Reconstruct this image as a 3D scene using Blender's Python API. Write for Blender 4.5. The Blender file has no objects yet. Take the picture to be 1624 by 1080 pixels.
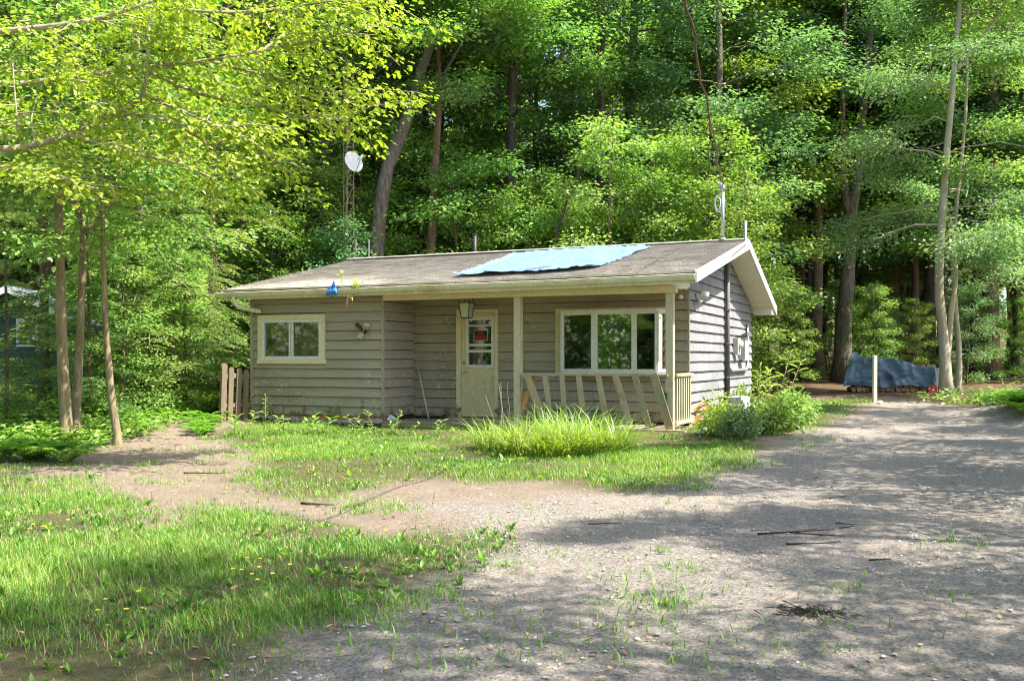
import bpy, math, random
import numpy as np
from mathutils import Vector, Matrix, noise as mnoise

# ------------------------------------------------------------------ camera, sky, sun, exposure
SC = bpy.context.scene
COL = SC.collection
F, CX, HY, CZ = 1531.0, 812.0, 569.0, 1.5        # focal length in photo pixels, centre column, horizon row, eye height
TH = math.radians(24.2)                           # the cottage is turned by this angle
U = Vector((math.cos(TH), -math.sin(TH), 0)); V = Vector((math.sin(TH), math.cos(TH), 0))
O = Vector((3.16, 17.3, 0))                       # front right wall corner of the cottage

cam = bpy.data.cameras.new("camera"); camo = bpy.data.objects.new("camera", cam); COL.objects.link(camo)
camo.location = (0, 0, CZ); camo.rotation_euler = (math.radians(90), 0, 0)
cam.sensor_width = 36.0; cam.lens = F / 1624 * 36.0; cam.shift_y = 29 / 1624
cam.clip_start = 0.05; cam.clip_end = 2000
SC.camera = camo

SUN_EL = math.radians(58)
sh = (U + V * 0.10).normalized()
SDIR = Vector((sh.x * math.cos(SUN_EL), sh.y * math.cos(SUN_EL), math.sin(SUN_EL)))
world = bpy.data.worlds.new("World"); SC.world = world; world.use_nodes = True
wn = world.node_tree.nodes; wn.clear()
wo = wn.new("ShaderNodeOutputWorld"); wb = wn.new("ShaderNodeBackground"); ws = wn.new("ShaderNodeTexSky")
ws.sky_type = 'NISHITA'; ws.sun_disc = False; ws.sun_elevation = SUN_EL
ws.sun_rotation = math.atan2(sh.x, sh.y); ws.air_density = 1.0; ws.dust_density = 2.0; ws.ozone_density = 1.0
wb.inputs[1].default_value = 0.15
world.node_tree.links.new(ws.outputs[0], wb.inputs[0]); world.node_tree.links.new(wb.outputs[0], wo.inputs[0])
sun = bpy.data.lights.new("sun", 'SUN'); suno = bpy.data.objects.new("sun", sun); COL.objects.link(suno)
sun.energy = 5.0; sun.angle = math.radians(0.5); sun.color = (1.0, 0.94, 0.84)
suno.rotation_euler = (-SDIR).to_track_quat('-Z', 'Y').to_euler(); suno.location = (20, -5, 30)
SC.view_settings.view_transform = 'Standard'; SC.view_settings.look = 'None'
SC.view_settings.gamma = 1; SC.view_settings.use_curve_mapping = False
SC.view_settings.exposure = 1.6
SC.render.engine = 'CYCLES'
SC.cycles.max_bounces = 12; SC.cycles.diffuse_bounces = 8; SC.cycles.glossy_bounces = 3
SC.cycles.transmission_bounces = 9; SC.cycles.transparent_max_bounces = 8
SC.cycles.pixel_filter_type = 'BLACKMAN_HARRIS'; SC.cycles.filter_width = 1.1
SC.cycles.use_denoising = True
SC.cycles.caustics_reflective = False; SC.cycles.caustics_refractive = False

RND = random.Random(7)
NP = np.random.RandomState(11)

# ------------------------------------------------------------------ ground height and pixel helpers
def sstep(a, b, x):
    t = np.clip((x - a) / (b - a), 0, 1); return t * t * (3 - 2 * t)
def gz(x, y):
    x = np.asarray(x, float); y = np.asarray(y, float)
    z = 0.022 * np.maximum(0, np.minimum(y, 60) - 2)
    z = z - np.clip(0.02 * (5 - x), 0, 0.15) * sstep(6, 16, y) * (1 - sstep(26, 34, y))
    z = z + 0.55 * np.exp(-(((x - 10.6) / 1.5) ** 2 + ((y - 17.6) / 2.3) ** 2))       # mound at the right of the drive
    z = z + 0.03 * np.sin(x * 0.9 + 1.3) * np.sin(y * 0.7) + 0.015 * np.sin(x * 2.3 + y * 1.7)
    z = z + np.maximum(0, y - 60) * 0.05
    return z
def gzs(x, y): return float(gz(x, y))
def gat(px, py):
    Y = 12.0
    for _ in range(40):
        X = (px - CX) * Y / F
        Y = 0.5 * Y + 0.5 * (CZ - gzs(X, Y)) * F / max(py - HY, 8)
    return ((px - CX) * Y / F, Y)
def at(px, py, Y): return Vector(((px - CX) * Y / F, Y, CZ - (py - HY) * Y / F))
def hb(px, py, b):                                # pixel -> (a, z) on the cottage plane at depth b
    k = (px - CX) / F
    Y = (b + O.dot(V)) / (k * V.x + V.y); P = Vector((k * Y, Y, 0)) - O
    return P.dot(U), CZ - (py - HY) * Y / F
def ha(px, py, a):
    k = (px - CX) / F
    Y = (a + O.dot(U)) / (k * U.x + U.y); P = Vector((k * Y, Y, 0)) - O
    return P.dot(V), CZ - (py - HY) * Y / F
def HW(a, b, z): return O + U * a + V * b + Vector((0, 0, z))

# ------------------------------------------------------------------ materials
def new_mat(name):
    m = bpy.data.materials.new(name); m.use_nodes = True
    nt = m.node_tree; nt.nodes.clear()
    out = nt.nodes.new("ShaderNodeOutputMaterial"); return m, nt, out
def node(nt, t, **kw):
    n = nt.nodes.new(t)
    for k, v in kw.items():
        if k.startswith("i_"): n.inputs[k[2:].replace("_", " ")].default_value = v
        else: setattr(n, k, v)
    return n
def rgba(c): return (c[0], c[1], c[2], 1.0)
def mixc(nt, fac, a, b, mode='MIX'):
    n = nt.nodes.new("ShaderNodeMix"); n.data_type = 'RGBA'; n.blend_type = mode
    for s, v in ((n.inputs[0], fac), (n.inputs[6], a), (n.inputs[7], b)):
        if isinstance(v, (int, float)): s.default_value = v
        elif isinstance(v, tuple): s.default_value = rgba(v)
        else: nt.links.new(v, s)
    return n.outputs[2]
def noise_tex(nt, scale, detail=6, rough=0.6, vec=None, stretch=None, coord='Object'):
    tc = nt.nodes.new("ShaderNodeTexCoord"); v = tc.outputs[coord]
    if stretch:
        mp = nt.nodes.new("ShaderNodeMapping"); mp.inputs['Scale'].default_value = stretch
        nt.links.new(v, mp.inputs[0]); v = mp.outputs[0]
    n = node(nt, "ShaderNodeTexNoise", i_Scale=scale, i_Detail=detail, i_Roughness=rough)
    nt.links.new(v, n.inputs['Vector']); return n.outputs[0]
def ramp(nt, v, lo, hi):
    n = nt.nodes.new("ShaderNodeMapRange"); n.inputs[1].default_value = lo; n.inputs[2].default_value = hi
    nt.links.new(v, n.inputs[0]); return n.outputs[0]
def surf(name, c1, c2, rough=0.8, scale=4, stretch=None, bump=0.15, bscale=None, spec=0.3, chips=None, c3=None, metal=0.0):
    """painted or weathered surface: two tones, fine grain, optional third tone in blotches and chips of worn paint"""
    m, nt, out = new_mat(name)
    p = node(nt, "ShaderNodeBsdfPrincipled", i_Roughness=rough, i_Metallic=metal); p.inputs['Specular IOR Level'].default_value = spec
    n1 = noise_tex(nt, scale, 7, 0.65, stretch=stretch)
    col = mixc(nt, ramp(nt, n1, 0.3, 0.7), c1, c2)
    if c3:
        n3 = noise_tex(nt, scale * 0.35, 5, 0.7); col = mixc(nt, ramp(nt, n3, 0.52, 0.68), col, c3)
    if chips:
        n4 = noise_tex(nt, 16, 4, 0.75, stretch=(1, 1, 2.2)); n5 = noise_tex(nt, 1.1, 3, 0.5)
        th = nt.nodes.new("ShaderNodeMath"); th.operation = 'MULTIPLY'
        nt.links.new(ramp(nt, n4, 0.6, 0.63), th.inputs[0])
        tc = nt.nodes.new("ShaderNodeTexCoord"); sx = nt.nodes.new("ShaderNodeSeparateXYZ"); nt.links.new(tc.outputs['Object'], sx.inputs[0])
        lo = nt.nodes.new("ShaderNodeMapRange"); lo.inputs[1].default_value = .35; lo.inputs[2].default_value = 1.5; lo.inputs[3].default_value = .17; lo.inputs[4].default_value = 0; nt.links.new(sx.outputs[2], lo.inputs[0])
        ad = nt.nodes.new("ShaderNodeMath"); ad.operation = 'ADD'; nt.links.new(n5, ad.inputs[0]); nt.links.new(lo.outputs[0], ad.inputs[1])
        nt.links.new(ramp(nt, ad.outputs[0], 0.6, 0.66), th.inputs[1])
        col = mixc(nt, th.outputs[0], col, chips)
        mud = noise_tex(nt, 5, 6, .7); lo2 = nt.nodes.new("ShaderNodeMapRange"); lo2.inputs[1].default_value = .3; lo2.inputs[2].default_value = .75; lo2.inputs[3].default_value = .3; lo2.inputs[4].default_value = 0; nt.links.new(sx.outputs[2], lo2.inputs[0])
        ad2 = nt.nodes.new("ShaderNodeMath"); ad2.operation = 'ADD'; nt.links.new(mud, ad2.inputs[0]); nt.links.new(lo2.outputs[0], ad2.inputs[1]); col = mixc(nt, ramp(nt, ad2.outputs[0], .66, .78), col, (.17, .12, .06))
    n2 = noise_tex(nt, bscale or scale * 8, 6, 0.7, stretch=stretch)
    rr = mixc(nt, n2, (rough - .12,) * 3, (min(1, rough + .12),) * 3)
    nt.links.new(rr, p.inputs['Roughness'])
    fine = mixc(nt, 1.0, col, mixc(nt, ramp(nt, n2, .3, .7), (.8, .8, .8), (1.15, 1.15, 1.15)), 'MULTIPLY'); nt.links.new(fine, p.inputs['Base Color'])
    b = node(nt, "ShaderNodeBump", i_Strength=bump, i_Distance=0.02); nt.links.new(n2, b.inputs['Height'])
    nt.links.new(b.outputs[0], p.inputs['Normal']); nt.links.new(p.outputs[0], out.inputs[0]); return m
def bark(name, c1, c2, moss=None, sc=6):
    m, nt, out = new_mat(name)
    p = node(nt, "ShaderNodeBsdfPrincipled", i_Roughness=0.95); p.inputs['Specular IOR Level'].default_value = 0.1
    n1 = noise_tex(nt, sc, 8, 0.7, stretch=(2.2, 2.2, 0.45)); n2 = noise_tex(nt, 1.2, 4, 0.6)
    col = mixc(nt, ramp(nt, n1, 0.32, 0.66), c1, c2)
    if moss: col = mixc(nt, ramp(nt, n2, 0.5, 0.7), col, moss)
    nt.links.new(col, p.inputs['Base Color'])
    b = node(nt, "ShaderNodeBump", i_Strength=0.9, i_Distance=0.05); nt.links.new(n1, b.inputs['Height'])
    nt.links.new(b.outputs[0], p.inputs['Normal']); nt.links.new(p.outputs[0], out.inputs[0]); return m
def leafmat(name, dark, mid, light, trans=0.45, gloss=0.08, tint=0.12):
    """leaf: diffuse and translucent in one; tone is a per-leaf value, plus a small shift per plant"""
    m, nt, out = new_mat(name)
    a = nt.nodes.new("ShaderNodeAttribute"); a.attribute_name = "tone"
    cr = nt.nodes.new("ShaderNodeValToRGB"); e = cr.color_ramp.elements
    e[0].position = 0.0; e[0].color = rgba(dark); e[1].position = 1.0; e[1].color = rgba(light)
    k = cr.color_ramp.elements.new(0.5); k.color = rgba(mid)
    nt.links.new(a.outputs['Fac'], cr.inputs[0])
    oi = nt.nodes.new("ShaderNodeObjectInfo")
    hs = nt.nodes.new("ShaderNodeHueSaturation")
    mr = nt.nodes.new("ShaderNodeMapRange"); mr.inputs[3].default_value = 0.5 - tint * 0.18; mr.inputs[4].default_value = 0.5 + tint * 0.14
    nt.links.new(oi.outputs['Random'], mr.inputs[0]); nt.links.new(mr.outputs[0], hs.inputs['Hue'])
    mv = nt.nodes.new("ShaderNodeMapRange"); mv.inputs[3].default_value = 1 - tint; mv.inputs[4].default_value = 1 + tint
    nt.links.new(oi.outputs['Random'], mv.inputs[0]); nt.links.new(mv.outputs[0], hs.inputs['Value'])
    nt.links.new(cr.outputs[0], hs.inputs['Color'])
    d = nt.nodes.new("ShaderNodeBsdfDiffuse"); t = nt.nodes.new("ShaderNodeBsdfTranslucent")
    warm = mixc(nt, 1.0, hs.outputs[0], (1.15, 1.22, 0.6), 'MULTIPLY')
    nt.links.new(hs.outputs[0], d.inputs[0]); nt.links.new(warm, t.inputs[0])
    mx = nt.nodes.new("ShaderNodeMixShader"); mx.inputs[0].default_value = trans
    nt.links.new(d.outputs[0], mx.inputs[1]); nt.links.new(t.outputs[0], mx.inputs[2])
    g = node(nt, "ShaderNodeBsdfGlossy", i_Roughness=0.5); g.inputs[0].default_value = (1, 1, 1, 1)
    m2 = nt.nodes.new("ShaderNodeMixShader"); m2.inputs[0].default_value = gloss
    nt.links.new(mx.outputs[0], m2.inputs[1]); nt.links.new(g.outputs[0], m2.inputs[2])
    nt.links.new(m2.outputs[0], out.inputs[0]); return m
def glassmat(name, tint=(0.9, 0.95, 0.92), refl=0.12):
    m, nt, out = new_mat(name)
    t = nt.nodes.new("ShaderNodeBsdfTransparent"); t.inputs[0].default_value = rgba(tint)
    g = node(nt, "ShaderNodeBsdfGlossy", i_Roughness=0.02)
    fr = node(nt, "ShaderNodeFresnel", i_IOR=1.55)
    ad = nt.nodes.new("ShaderNodeMath"); ad.operation = 'ADD'; ad.use_clamp = True; ad.inputs[1].default_value = refl
    nt.links.new(fr.outputs[0], ad.inputs[0])
    b = node(nt, "ShaderNodeBump", i_Strength=0.03, i_Distance=0.01)
    nt.links.new(noise_tex(nt, 3, 2, 0.5), b.inputs['Height']); nt.links.new(b.outputs[0], g.inputs['Normal'])
    mx = nt.nodes.new("ShaderNodeMixShader"); nt.links.new(ad.outputs[0], mx.inputs[0])
    nt.links.new(t.outputs[0], mx.inputs[1]); nt.links.new(g.outputs[0], mx.inputs[2]); nt.links.new(mx.outputs[0], out.inputs[0]); return m

M = {}
M['siding'] = surf('siding_paint', (.31, .262, .205), (.378, .325, .258), .75, 1.6, (1, 1, 3), .12, 22, chips=(.68, .66, .6), c3=(.27, .225, .17))
M['siding_gable'] = surf('siding_paint_sunlit', (.185, .182, .19), (.258, .253, .262), .8, 2.4, (1, 1, .5), .2, 24, c3=(.18, .178, .186))  # front wall's paint again, toned cooler and darker for the sunlit gable
M['wall'] = surf('dark_wall_core', (.035, .03, .026), (.05, .045, .04), .9)  # near-black core stands in for shade in the gaps between siding boards
M['cream'] = surf('cream_trim_paint', (.64, .54, .36), (.72, .62, .44), .6, 3, None, .08, 30, chips=(.32, .26, .16))
M['gutterpaint'] = surf('gutter_paint', (.62, .57, .42), (.7, .66, .53), .5, 3, None, .05, 20, c3=(.5, .44, .22))
M['white'] = surf('white_paint', (.62, .61, .59), (.7, .69, .67), .5, 4, None, .06, 25)
M['soffit'] = surf('soffit_paint', (.66, .63, .52), (.74, .71, .6), .6, 4)
M['door'] = surf('door_paint', (.6, .5, .33), (.65, .55, .38), .5, 2, None, .03, 12)
M['roof'] = surf('roof_shingle', (.37, .34, .3), (.46, .425, .38), .95, 5, (1, 1, 1), .5, 70, spec=.15, c3=(.31, .28, .24))
def tabs(m):
    nt = m.node_tree; p = [n for n in nt.nodes if n.type == 'BSDF_PRINCIPLED'][0]; src = p.inputs['Base Color'].links[0].from_socket
    br = nt.nodes.new("ShaderNodeTexBrick"); tc = nt.nodes.new("ShaderNodeTexCoord"); nt.links.new(tc.outputs['Object'], br.inputs['Vector'])
    for k, v in (('Scale', 1.0), ('Mortar Size', .006), ('Brick Width', .31), ('Row Height', .1353), ('Bias', 0.0)): br.inputs[k].default_value = v
    br.inputs['Color1'].default_value = (.82, .8, .78, 1); br.inputs['Color2'].default_value = (1.12, 1.1, 1.08, 1); br.inputs['Mortar'].default_value = (.5, .48, .46, 1)
    nt.links.new(mixc(nt, .9, src, br.outputs[0], 'MULTIPLY'), p.inputs['Base Color'])
tabs(M['roof'])
M['deck'] = surf('deck_wood', (.24, .2, .14), (.34, .29, .21), .9, 5, (1, 6, 6), .3)
M['deckface'] = surf('deck_face_wood', (.3, .25, .09), (.38, .32, .14), .9, 4, (1, 4, 4), .3, c3=(.2, .19, .07))
M['greywood'] = surf('weathered_board', (.34, .26, .17), (.48, .38, .26), .9, 7, (5, 5, .6), .4, c3=(.27, .21, .14))
M['mosswood'] = surf('mossy_board', (.27, .22, .13), (.36, .31, .19), .9, 7, (5, 5, .6), .4, c3=(.2, .22, .12))
M['orangewood'] = surf('orange_board', (.55, .27, .1), (.62, .34, .15), .85, 5, (4, 4, .6), .3)
M['rim'] = surf('orange_brown_rim_board', (.42, .2, .04), (.5, .27, .07), .9, 3, None, .3, c3=(.25, .2, .08))
M['picket'] = surf('picket_paint', (.16, .12, .08), (.2, .155, .11), .85, 3, (3, 3, .5), .2)
M['post'] = surf('post_paint', (.46, .4, .27), (.54, .48, .34), .7, 4, (3, 3, .5), .15, c3=(.38, .34, .21))
M['whitepost'] = surf('old_white_post', (.45, .42, .34), (.6, .57, .48), .8, 4, (3, 3, .4), .2, c3=(.5, .45, .35))
M['bleached'] = surf('bleached_stump', (.4, .39, .37), (.55, .54, .52), .9, 7, (1, 1, .4), .5, 20, c3=(.16, .15, .13))
M['stone'] = surf('stone', (.2, .19, .18), (.34, .32, .3), .95, 4, None, .6, 18, c3=(.14, .16, .09))
M['pebble'] = surf('pebble', (.25, .235, .215), (.43, .41, .38), .9, 3, None, .2)
M['metal'] = surf('galvanised_metal', (.3, .31, .325), (.42, .43, .44), .45, 6, None, .05, metal=.6)
M['darkpipe'] = surf('dark_conduit', (.12, .115, .11), (.18, .17, .16), .6, 6)
M['greybox'] = surf('grey_box_paint', (.42, .4, .36), (.5, .48, .44), .6, 5)
M['rust'] = surf('rusty_steel', (.2, .12, .08), (.3, .22, .16), .85, 8, None, .2)
M['palesteel'] = surf('pale_steel', (.55, .48, .33), (.62, .56, .42), .7, 6, c3=(.4, .24, .12))
M['black'] = surf('black_metal', (.02, .02, .02), (.035, .033, .03), .5, 6)
M['bluetarp'] = surf('pale_blue_tarp', (.115, .215, .42), (.165, .275, .49), .5, 3, None, .1, 30, spec=.5)
M['bluecloth'] = surf('blue_cloth', (.03, .17, .55), (.06, .25, .65), .7, 6)
M['navytarp'] = surf('navy_tarp', (.055, .1, .15), (.09, .15, .21), .45, 4, None, .15, 30, spec=.5)
M['paletarp'] = surf('pale_sheet', (.55, .58, .62), (.68, .7, .72), .6, 5)
M['red'] = surf('red_plastic', (.55, .03, .03), (.62, .06, .05), .4, 4)
M['signred'] = surf('sign_red', (.7, .02, .03), (.75, .03, .04), .5, 4)
M['signblack'] = surf('sign_black', (.015, .02, .015), (.02, .025, .02), .4, 4)
M['orange'] = surf('faded_orange_plastic', (.6, .17, .05), (.68, .24, .09), .6, 5)
M['yellow'] = surf('yellow_hose', (.6, .45, .1), (.66, .52, .16), .6, 5)
M['brass'] = surf('brass', (.45, .33, .14), (.52, .4, .2), .35, 5, metal=.8)
M['frost'] = surf('milky_glass', (.42, .45, .32), (.5, .52, .4), .25, 5, spec=.6)
M['interior'] = surf('interior_wall', (.45, .39, .3), (.5, .44, .34), .8)
M['darkint'] = surf('dark_furniture', (.03, .028, .025), (.05, .045, .04), .6)
M['curtain'] = surf('beige_curtain', (.66, .58, .45), (.72, .65, .52), .9, 3, (8, 8, .4), .2)
M['logend'] = surf('log_end', (.34, .2, .11), (.45, .28, .16), .9, 8)
M['greenwood'] = surf('green_cabin_siding', (.03, .085, .065), (.045, .115, .09), .8, 3)
M['cabinroof'] = surf('cabin_metal_roof', (.34, .42, .52), (.46, .54, .62), .5, 2, (6, 1, 1), .1)
M['glass'] = glassmat('window_glass', (.75, .78, .73), .05)
M['mirrorglass'] = glassmat('reflective_window_glass', (.25, .28, .25), .72)
M['dimglass'] = glassmat('dim_window_glass', (.85, .86, .82), .0)
M['barkgrey'] = bark('bark_grey', (.06, .048, .038), (.2, .165, .135))
M['barkbrown'] = bark('bark_brown', (.1, .07, .05), (.24, .17, .12))
M['barkred'] = bark('bark_reddish', (.14, .085, .055), (.27, .18, .125))
M['barkpale'] = bark('bark_pale', (.3, .255, .185), (.5, .44, .335), (.3, .28, .16))
M['barkmoss'] = bark('bark_mossy', (.13, .1, .06), (.36, .29, .18), (.2, .185, .07))
M['barkdark'] = bark('bark_dark', (.04, .032, .026), (.1, .08, .065))
M['twig'] = bark('twig', (.2, .16, .11), (.36, .3, .22))
M['leaf'] = leafmat('leaf_green', (.075, .165, .032), (.165, .30, .058), (.31, .45, .10), .5, .035)
M['leaflime'] = leafmat('leaf_lime_green', (.11, .215, .035), (.235, .37, .065), (.41, .53, .13), .5, .04)
M['leafyellow'] = leafmat('leaf_yellow_green', (.165, .275, .022), (.335, .45, .042), (.50, .57, .095), .5, .03, .03)
M['leafblue'] = leafmat('leaf_blue_green', (.07, .165, .07), (.145, .285, .11), (.29, .45, .18), .45, .03)
M['leafpale'] = leafmat('leaf_pale_green', (.11, .23, .045), (.23, .39, .08), (.42, .55, .18), .45, .03)
M['needle'] = leafmat('hemlock_needle', (.065, .145, .04), (.18, .29, .08), (.42, .51, .2), .4, .04)
M['grass'] = leafmat('grass_blade', (.048, .135, .019), (.14, .295, .032), (.34, .485, .08), .45, .03, .03)
M['lily'] = leafmat('lily_blade', (.09, .19, .02), (.22, .37, .045), (.44, .55, .11), .5, .05)
M['weed'] = leafmat('weed_leaf', (.09, .21, .03), (.2, .37, .05), (.38, .5, .1), .45, .05)
M['fern'] = leafmat('fern_frond', (.06, .17, .02), (.13, .29, .03), (.25, .41, .06), .45, .03, .05)
M['flower'] = surf('yellow_flower', (.75, .6, .04), (.8, .68, .06), .7)
M['litter'] = surf('dead_leaf', (.24, .15, .07), (.42, .3, .16), .9, 9)

# ------------------------------------------------------------------ mesh helpers
class MB:
    def __init__(s): s.v = []; s.f = []; s.mi = []; s.m = 0
    def add(s, vs, fs):
        n = len(s.v); s.v += [tuple(x) for x in vs]; s.f += [tuple(i + n for i in f) for f in fs]; s.mi += [s.m] * len(fs); return s
    def hexa(s, p):                               # 8 points: bottom ring then top ring
        return s.add(p, [(3, 2, 1, 0), (4, 5, 6, 7), (0, 1, 5, 4), (1, 2, 6, 5), (2, 3, 7, 6), (3, 0, 4, 7)])
    def box(s, x0, x1, y0, y1, z0, z1):
        return s.hexa([(x0, y0, z0), (x1, y0, z0), (x1, y1, z0), (x0, y1, z0), (x0, y0, z1), (x1, y0, z1), (x1, y1, z1), (x0, y1, z1)])
    def beam(s, p, q, w, h, side=None):
        p, q = Vector(p), Vector(q); d = (q - p).normalized()
        sd = Vector(side) if side else d.cross(Vector((0, 0, 1)))
        if sd.length < 1e-4: sd = Vector((1, 0, 0))
        sd = (sd - d * sd.dot(d)).normalized(); up = d.cross(sd).normalized()
        a, b = sd * w / 2, up * h / 2
        return s.hexa([p - a - b, p + a - b, p + a + b, p - a + b, q - a - b, q + a - b, q + a + b, q - a + b])
    def tube(s, pts, rad, n=8, cap=True, jag=0.0, rnd=RND):
        pts = [Vector(p) for p in pts]; k = len(pts)
        if isinstance(rad, (int, float)): rad = [rad] * k
        ref = Vector((0.31, 0.95, 0.02)); vs = []
        for i, p in enumerate(pts):
            d = (pts[min(i + 1, k - 1)] - pts[max(i - 1, 0)]).normalized()
            a = d.cross(ref)
            if a.length < .1: a = d.cross(Vector((0.9, 0, 0.4)))
            a.normalize(); b = d.cross(a)
            for j in range(n):
                t = 2 * math.pi * j / n; r = rad[i] * (1 + (rnd.uniform(-jag, jag) if jag else 0))
                vs.append(p + a * (math.cos(t) * r) + b * (math.sin(t) * r))
        fs = [(i * n + j, i * n + (j + 1) % n, (i + 1) * n + (j + 1) % n, (i + 1) * n + j) for i in range(k - 1) for j in range(n)]
        if cap: fs += [tuple(range(n))[::-1], tuple((k - 1) * n + j for j in range(n))]
        return s.add(vs, fs)
    def prism(s, poly, off):                      # polygon of 3-D points pushed along off
        n = len(poly); off = Vector(off); P = [Vector(p) for p in poly]
        return s.add(P + [p + off for p in P], [tuple(range(n))[::-1], tuple(range(n, 2 * n))] + [(i, (i + 1) % n, (i + 1) % n + n, i + n) for i in range(n)])
    def mesh(s, name, mats, smooth=False):
        me = bpy.data.meshes.new(name); me.from_pydata(s.v, [], s.f)
        for m in (mats if isinstance(mats, (list, tuple)) else [mats]): me.materials.append(m)
        me.polygons.foreach_set("material_index", s.mi)
        if smooth: me.polygons.foreach_set("use_smooth", [True] * len(s.f))
        me.update(); return me
    def build(s, name, mats, parent=None, smooth=False):
        return link(name, s.mesh(name, mats, smooth), parent)
def link(name, me, parent=None, loc=None, rz=None):
    o = bpy.data.objects.new(name, me); COL.objects.link(o)
    if parent: o.parent = parent
    if loc is not None: o.location = loc
    if rz is not None: o.rotation_euler = (0, 0, rz)
    return o
def tag(o, label=None, cat=None, group=None, kind=None):
    if label: o['label'] = label
    if cat: o['category'] = cat
    if group: o['group'] = group
    if kind: o['kind'] = kind
    return o
def thing(name, label, cat, loc=(0, 0, 0), rz=0, group=None):
    o = bpy.data.objects.new(name, None); COL.objects.link(o); o.location = loc; o.rotation_euler = (0, 0, rz)
    o.empty_display_size = .2
    return tag(o, label, cat, group)
def tri_mesh(name, verts, tris, mat, tone=None, smooth=False):
    me = bpy.data.meshes.new(name); nv, nt = len(verts), len(tris)
    me.vertices.add(nv); me.vertices.foreach_set("co", np.ascontiguousarray(verts, np.float32).ravel())
    me.loops.add(nt * 3); me.loops.foreach_set("vertex_index", np.ascontiguousarray(tris, np.int32).ravel())
    me.polygons.add(nt); me.polygons.foreach_set("loop_start", np.arange(0, nt * 3, 3, dtype=np.int32))
    me.polygons.foreach_set("loop_total", np.full(nt, 3, np.int32))
    if smooth: me.polygons.foreach_set("use_smooth", np.ones(nt, bool))
    for m in (mat if isinstance(mat, list) else [mat]): me.materials.append(m)
    if tone is not None:
        a = me.attributes.new("tone", 'FLOAT', 'POINT'); a.data.foreach_set("value", np.ascontiguousarray(tone, np.float32))
    me.update(calc_edges=True); me.validate(); return me
def unit(a): return a / np.maximum(np.linalg.norm(a, axis=1, keepdims=True), 1e-9)
DIAMOND = (np.array([[0, 0, 0], [.42, .5, .10], [1, 0, 0], [.42, -.5, .10]]), np.array([[0, 2, 1], [0, 3, 2]]))
LEAF6 = (np.array([[0, 0, 0], [.28, .42, .07], [.66, .36, .07], [1, 0, -.06], [.66, -.36, .07], [.28, -.42, .07]]),
         np.array([[0, 2, 1], [0, 3, 2], [0, 4, 3], [0, 5, 4]]))
MAPLE = (np.array([[0, 0, 0], [.05, .3, .03], [.32, .62, .08], [.42, .28, .05], [.72, .42, .06], [1.05, 0, -.08], [.72, -.42, .06], [.42, -.28, .05], [.32, -.62, .08], [.05, -.3, .03]]),
         np.array([[0, 2, 1], [0, 3, 2], [0, 4, 3], [0, 5, 4], [0, 6, 5], [0, 7, 6], [0, 8, 7], [0, 9, 8]]))
def leaves(P, D, N, L, W, shape=DIAMOND):
    """leaf faces at points P along D with upper side N; returns verts, tris"""
    P, D, N = np.asarray(P, float), unit(np.asarray(D, float)), np.asarray(N, float)
    S = unit(np.cross(N, D)); N = np.cross(D, S)
    sv, st = shape; k = len(sv); n = len(P)
    L = np.broadcast_to(L, n); W = np.broadcast_to(W, n)
    v = P[:, None, :] + D[:, None, :] * (sv[None, :, 0:1] * L[:, None, None]) + S[:, None, :] * (sv[None, :, 1:2] * W[:, None, None]) + N[:, None, :] * (sv[None, :, 2:3] * L[:, None, None])
    t = (np.arange(n)[:, None, None] * k + st[None]).reshape(-1, 3)
    return v.reshape(-1, 3), t, k
def leaf_mesh(name, P, D, N, L, W, tone, mat, shape=DIAMOND):
    v, t, k = leaves(P, D, N, L, W, shape)
    return tri_mesh(name, v, t, mat, np.repeat(np.clip(tone, 0, 1), k))
def blades(P, H, az, lean, W, tone, mat, name, segs=3):
    """grass: thin strips that bend over towards az"""
    n = len(P); ts = np.linspace(0, 1, segs + 1)
    dx, dy = np.cos(az), np.sin(az); out = []
    for t in ts:
        off = lean * t * t * H; z = H * (t - 0.32 * np.clip(lean, 0, 1.6) * t * t)
        c = np.stack([P[:, 0] + dx * off, P[:, 1] + dy * off, P[:, 2] + z], 1)
        w = W * (1 - t * 0.85) * .5
        sx, sy = -dy * w, dx * w
        if t < 1:
            out.append(np.stack([c[:, 0] + sx, c[:, 1] + sy, c[:, 2]], 1)); out.append(np.stack([c[:, 0] - sx, c[:, 1] - sy, c[:, 2]], 1))
        else: out.append(c)
    k = len(out); v = np.stack(out, 1).reshape(-1, 3); tr = []
    for i in range(segs - 1):
        a = 2 * i; tr += [[a, a + 1, a + 3], [a, a + 3, a + 2]]
    tr.append([k - 3, k - 2, k - 1]); tr = np.array(tr)
    t = (np.arange(n)[:, None, None] * k + tr[None]).reshape(-1, 3)
    return tri_mesh(name, v, t, mat, np.repeat(np.clip(tone, 0, 1), k))
def fbm(x, y, s=0):
    r = np.zeros(np.broadcast(x, y).shape)
    rs = np.random.RandomState(s + 5); amp = 1
    for o in range(5):
        f = 0.5 * 1.9 ** o
        for _ in range(3):
            th, ph = rs.uniform(0, 6.28), rs.uniform(0, 6.28)
            r = r + amp / 3 * np.sin(f * (np.cos(th) * x + np.sin(th) * y) * 2.2 + ph + 1.3 * np.sin(f * (np.sin(th) * x - np.cos(th) * y) + ph))
        amp *= .62
    return r
def inpoly(x, y, poly):
    c = np.zeros(x.shape, bool); n = len(poly)
    for i in range(n):
        (x0, y0), (x1, y1) = poly[i], poly[(i + 1) % n]
        if y0 == y1: continue
        c ^= ((y0 > y) != (y1 > y)) & (x < (x1 - x0) * (y - y0) / (y1 - y0) + x0)
    return c
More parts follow.
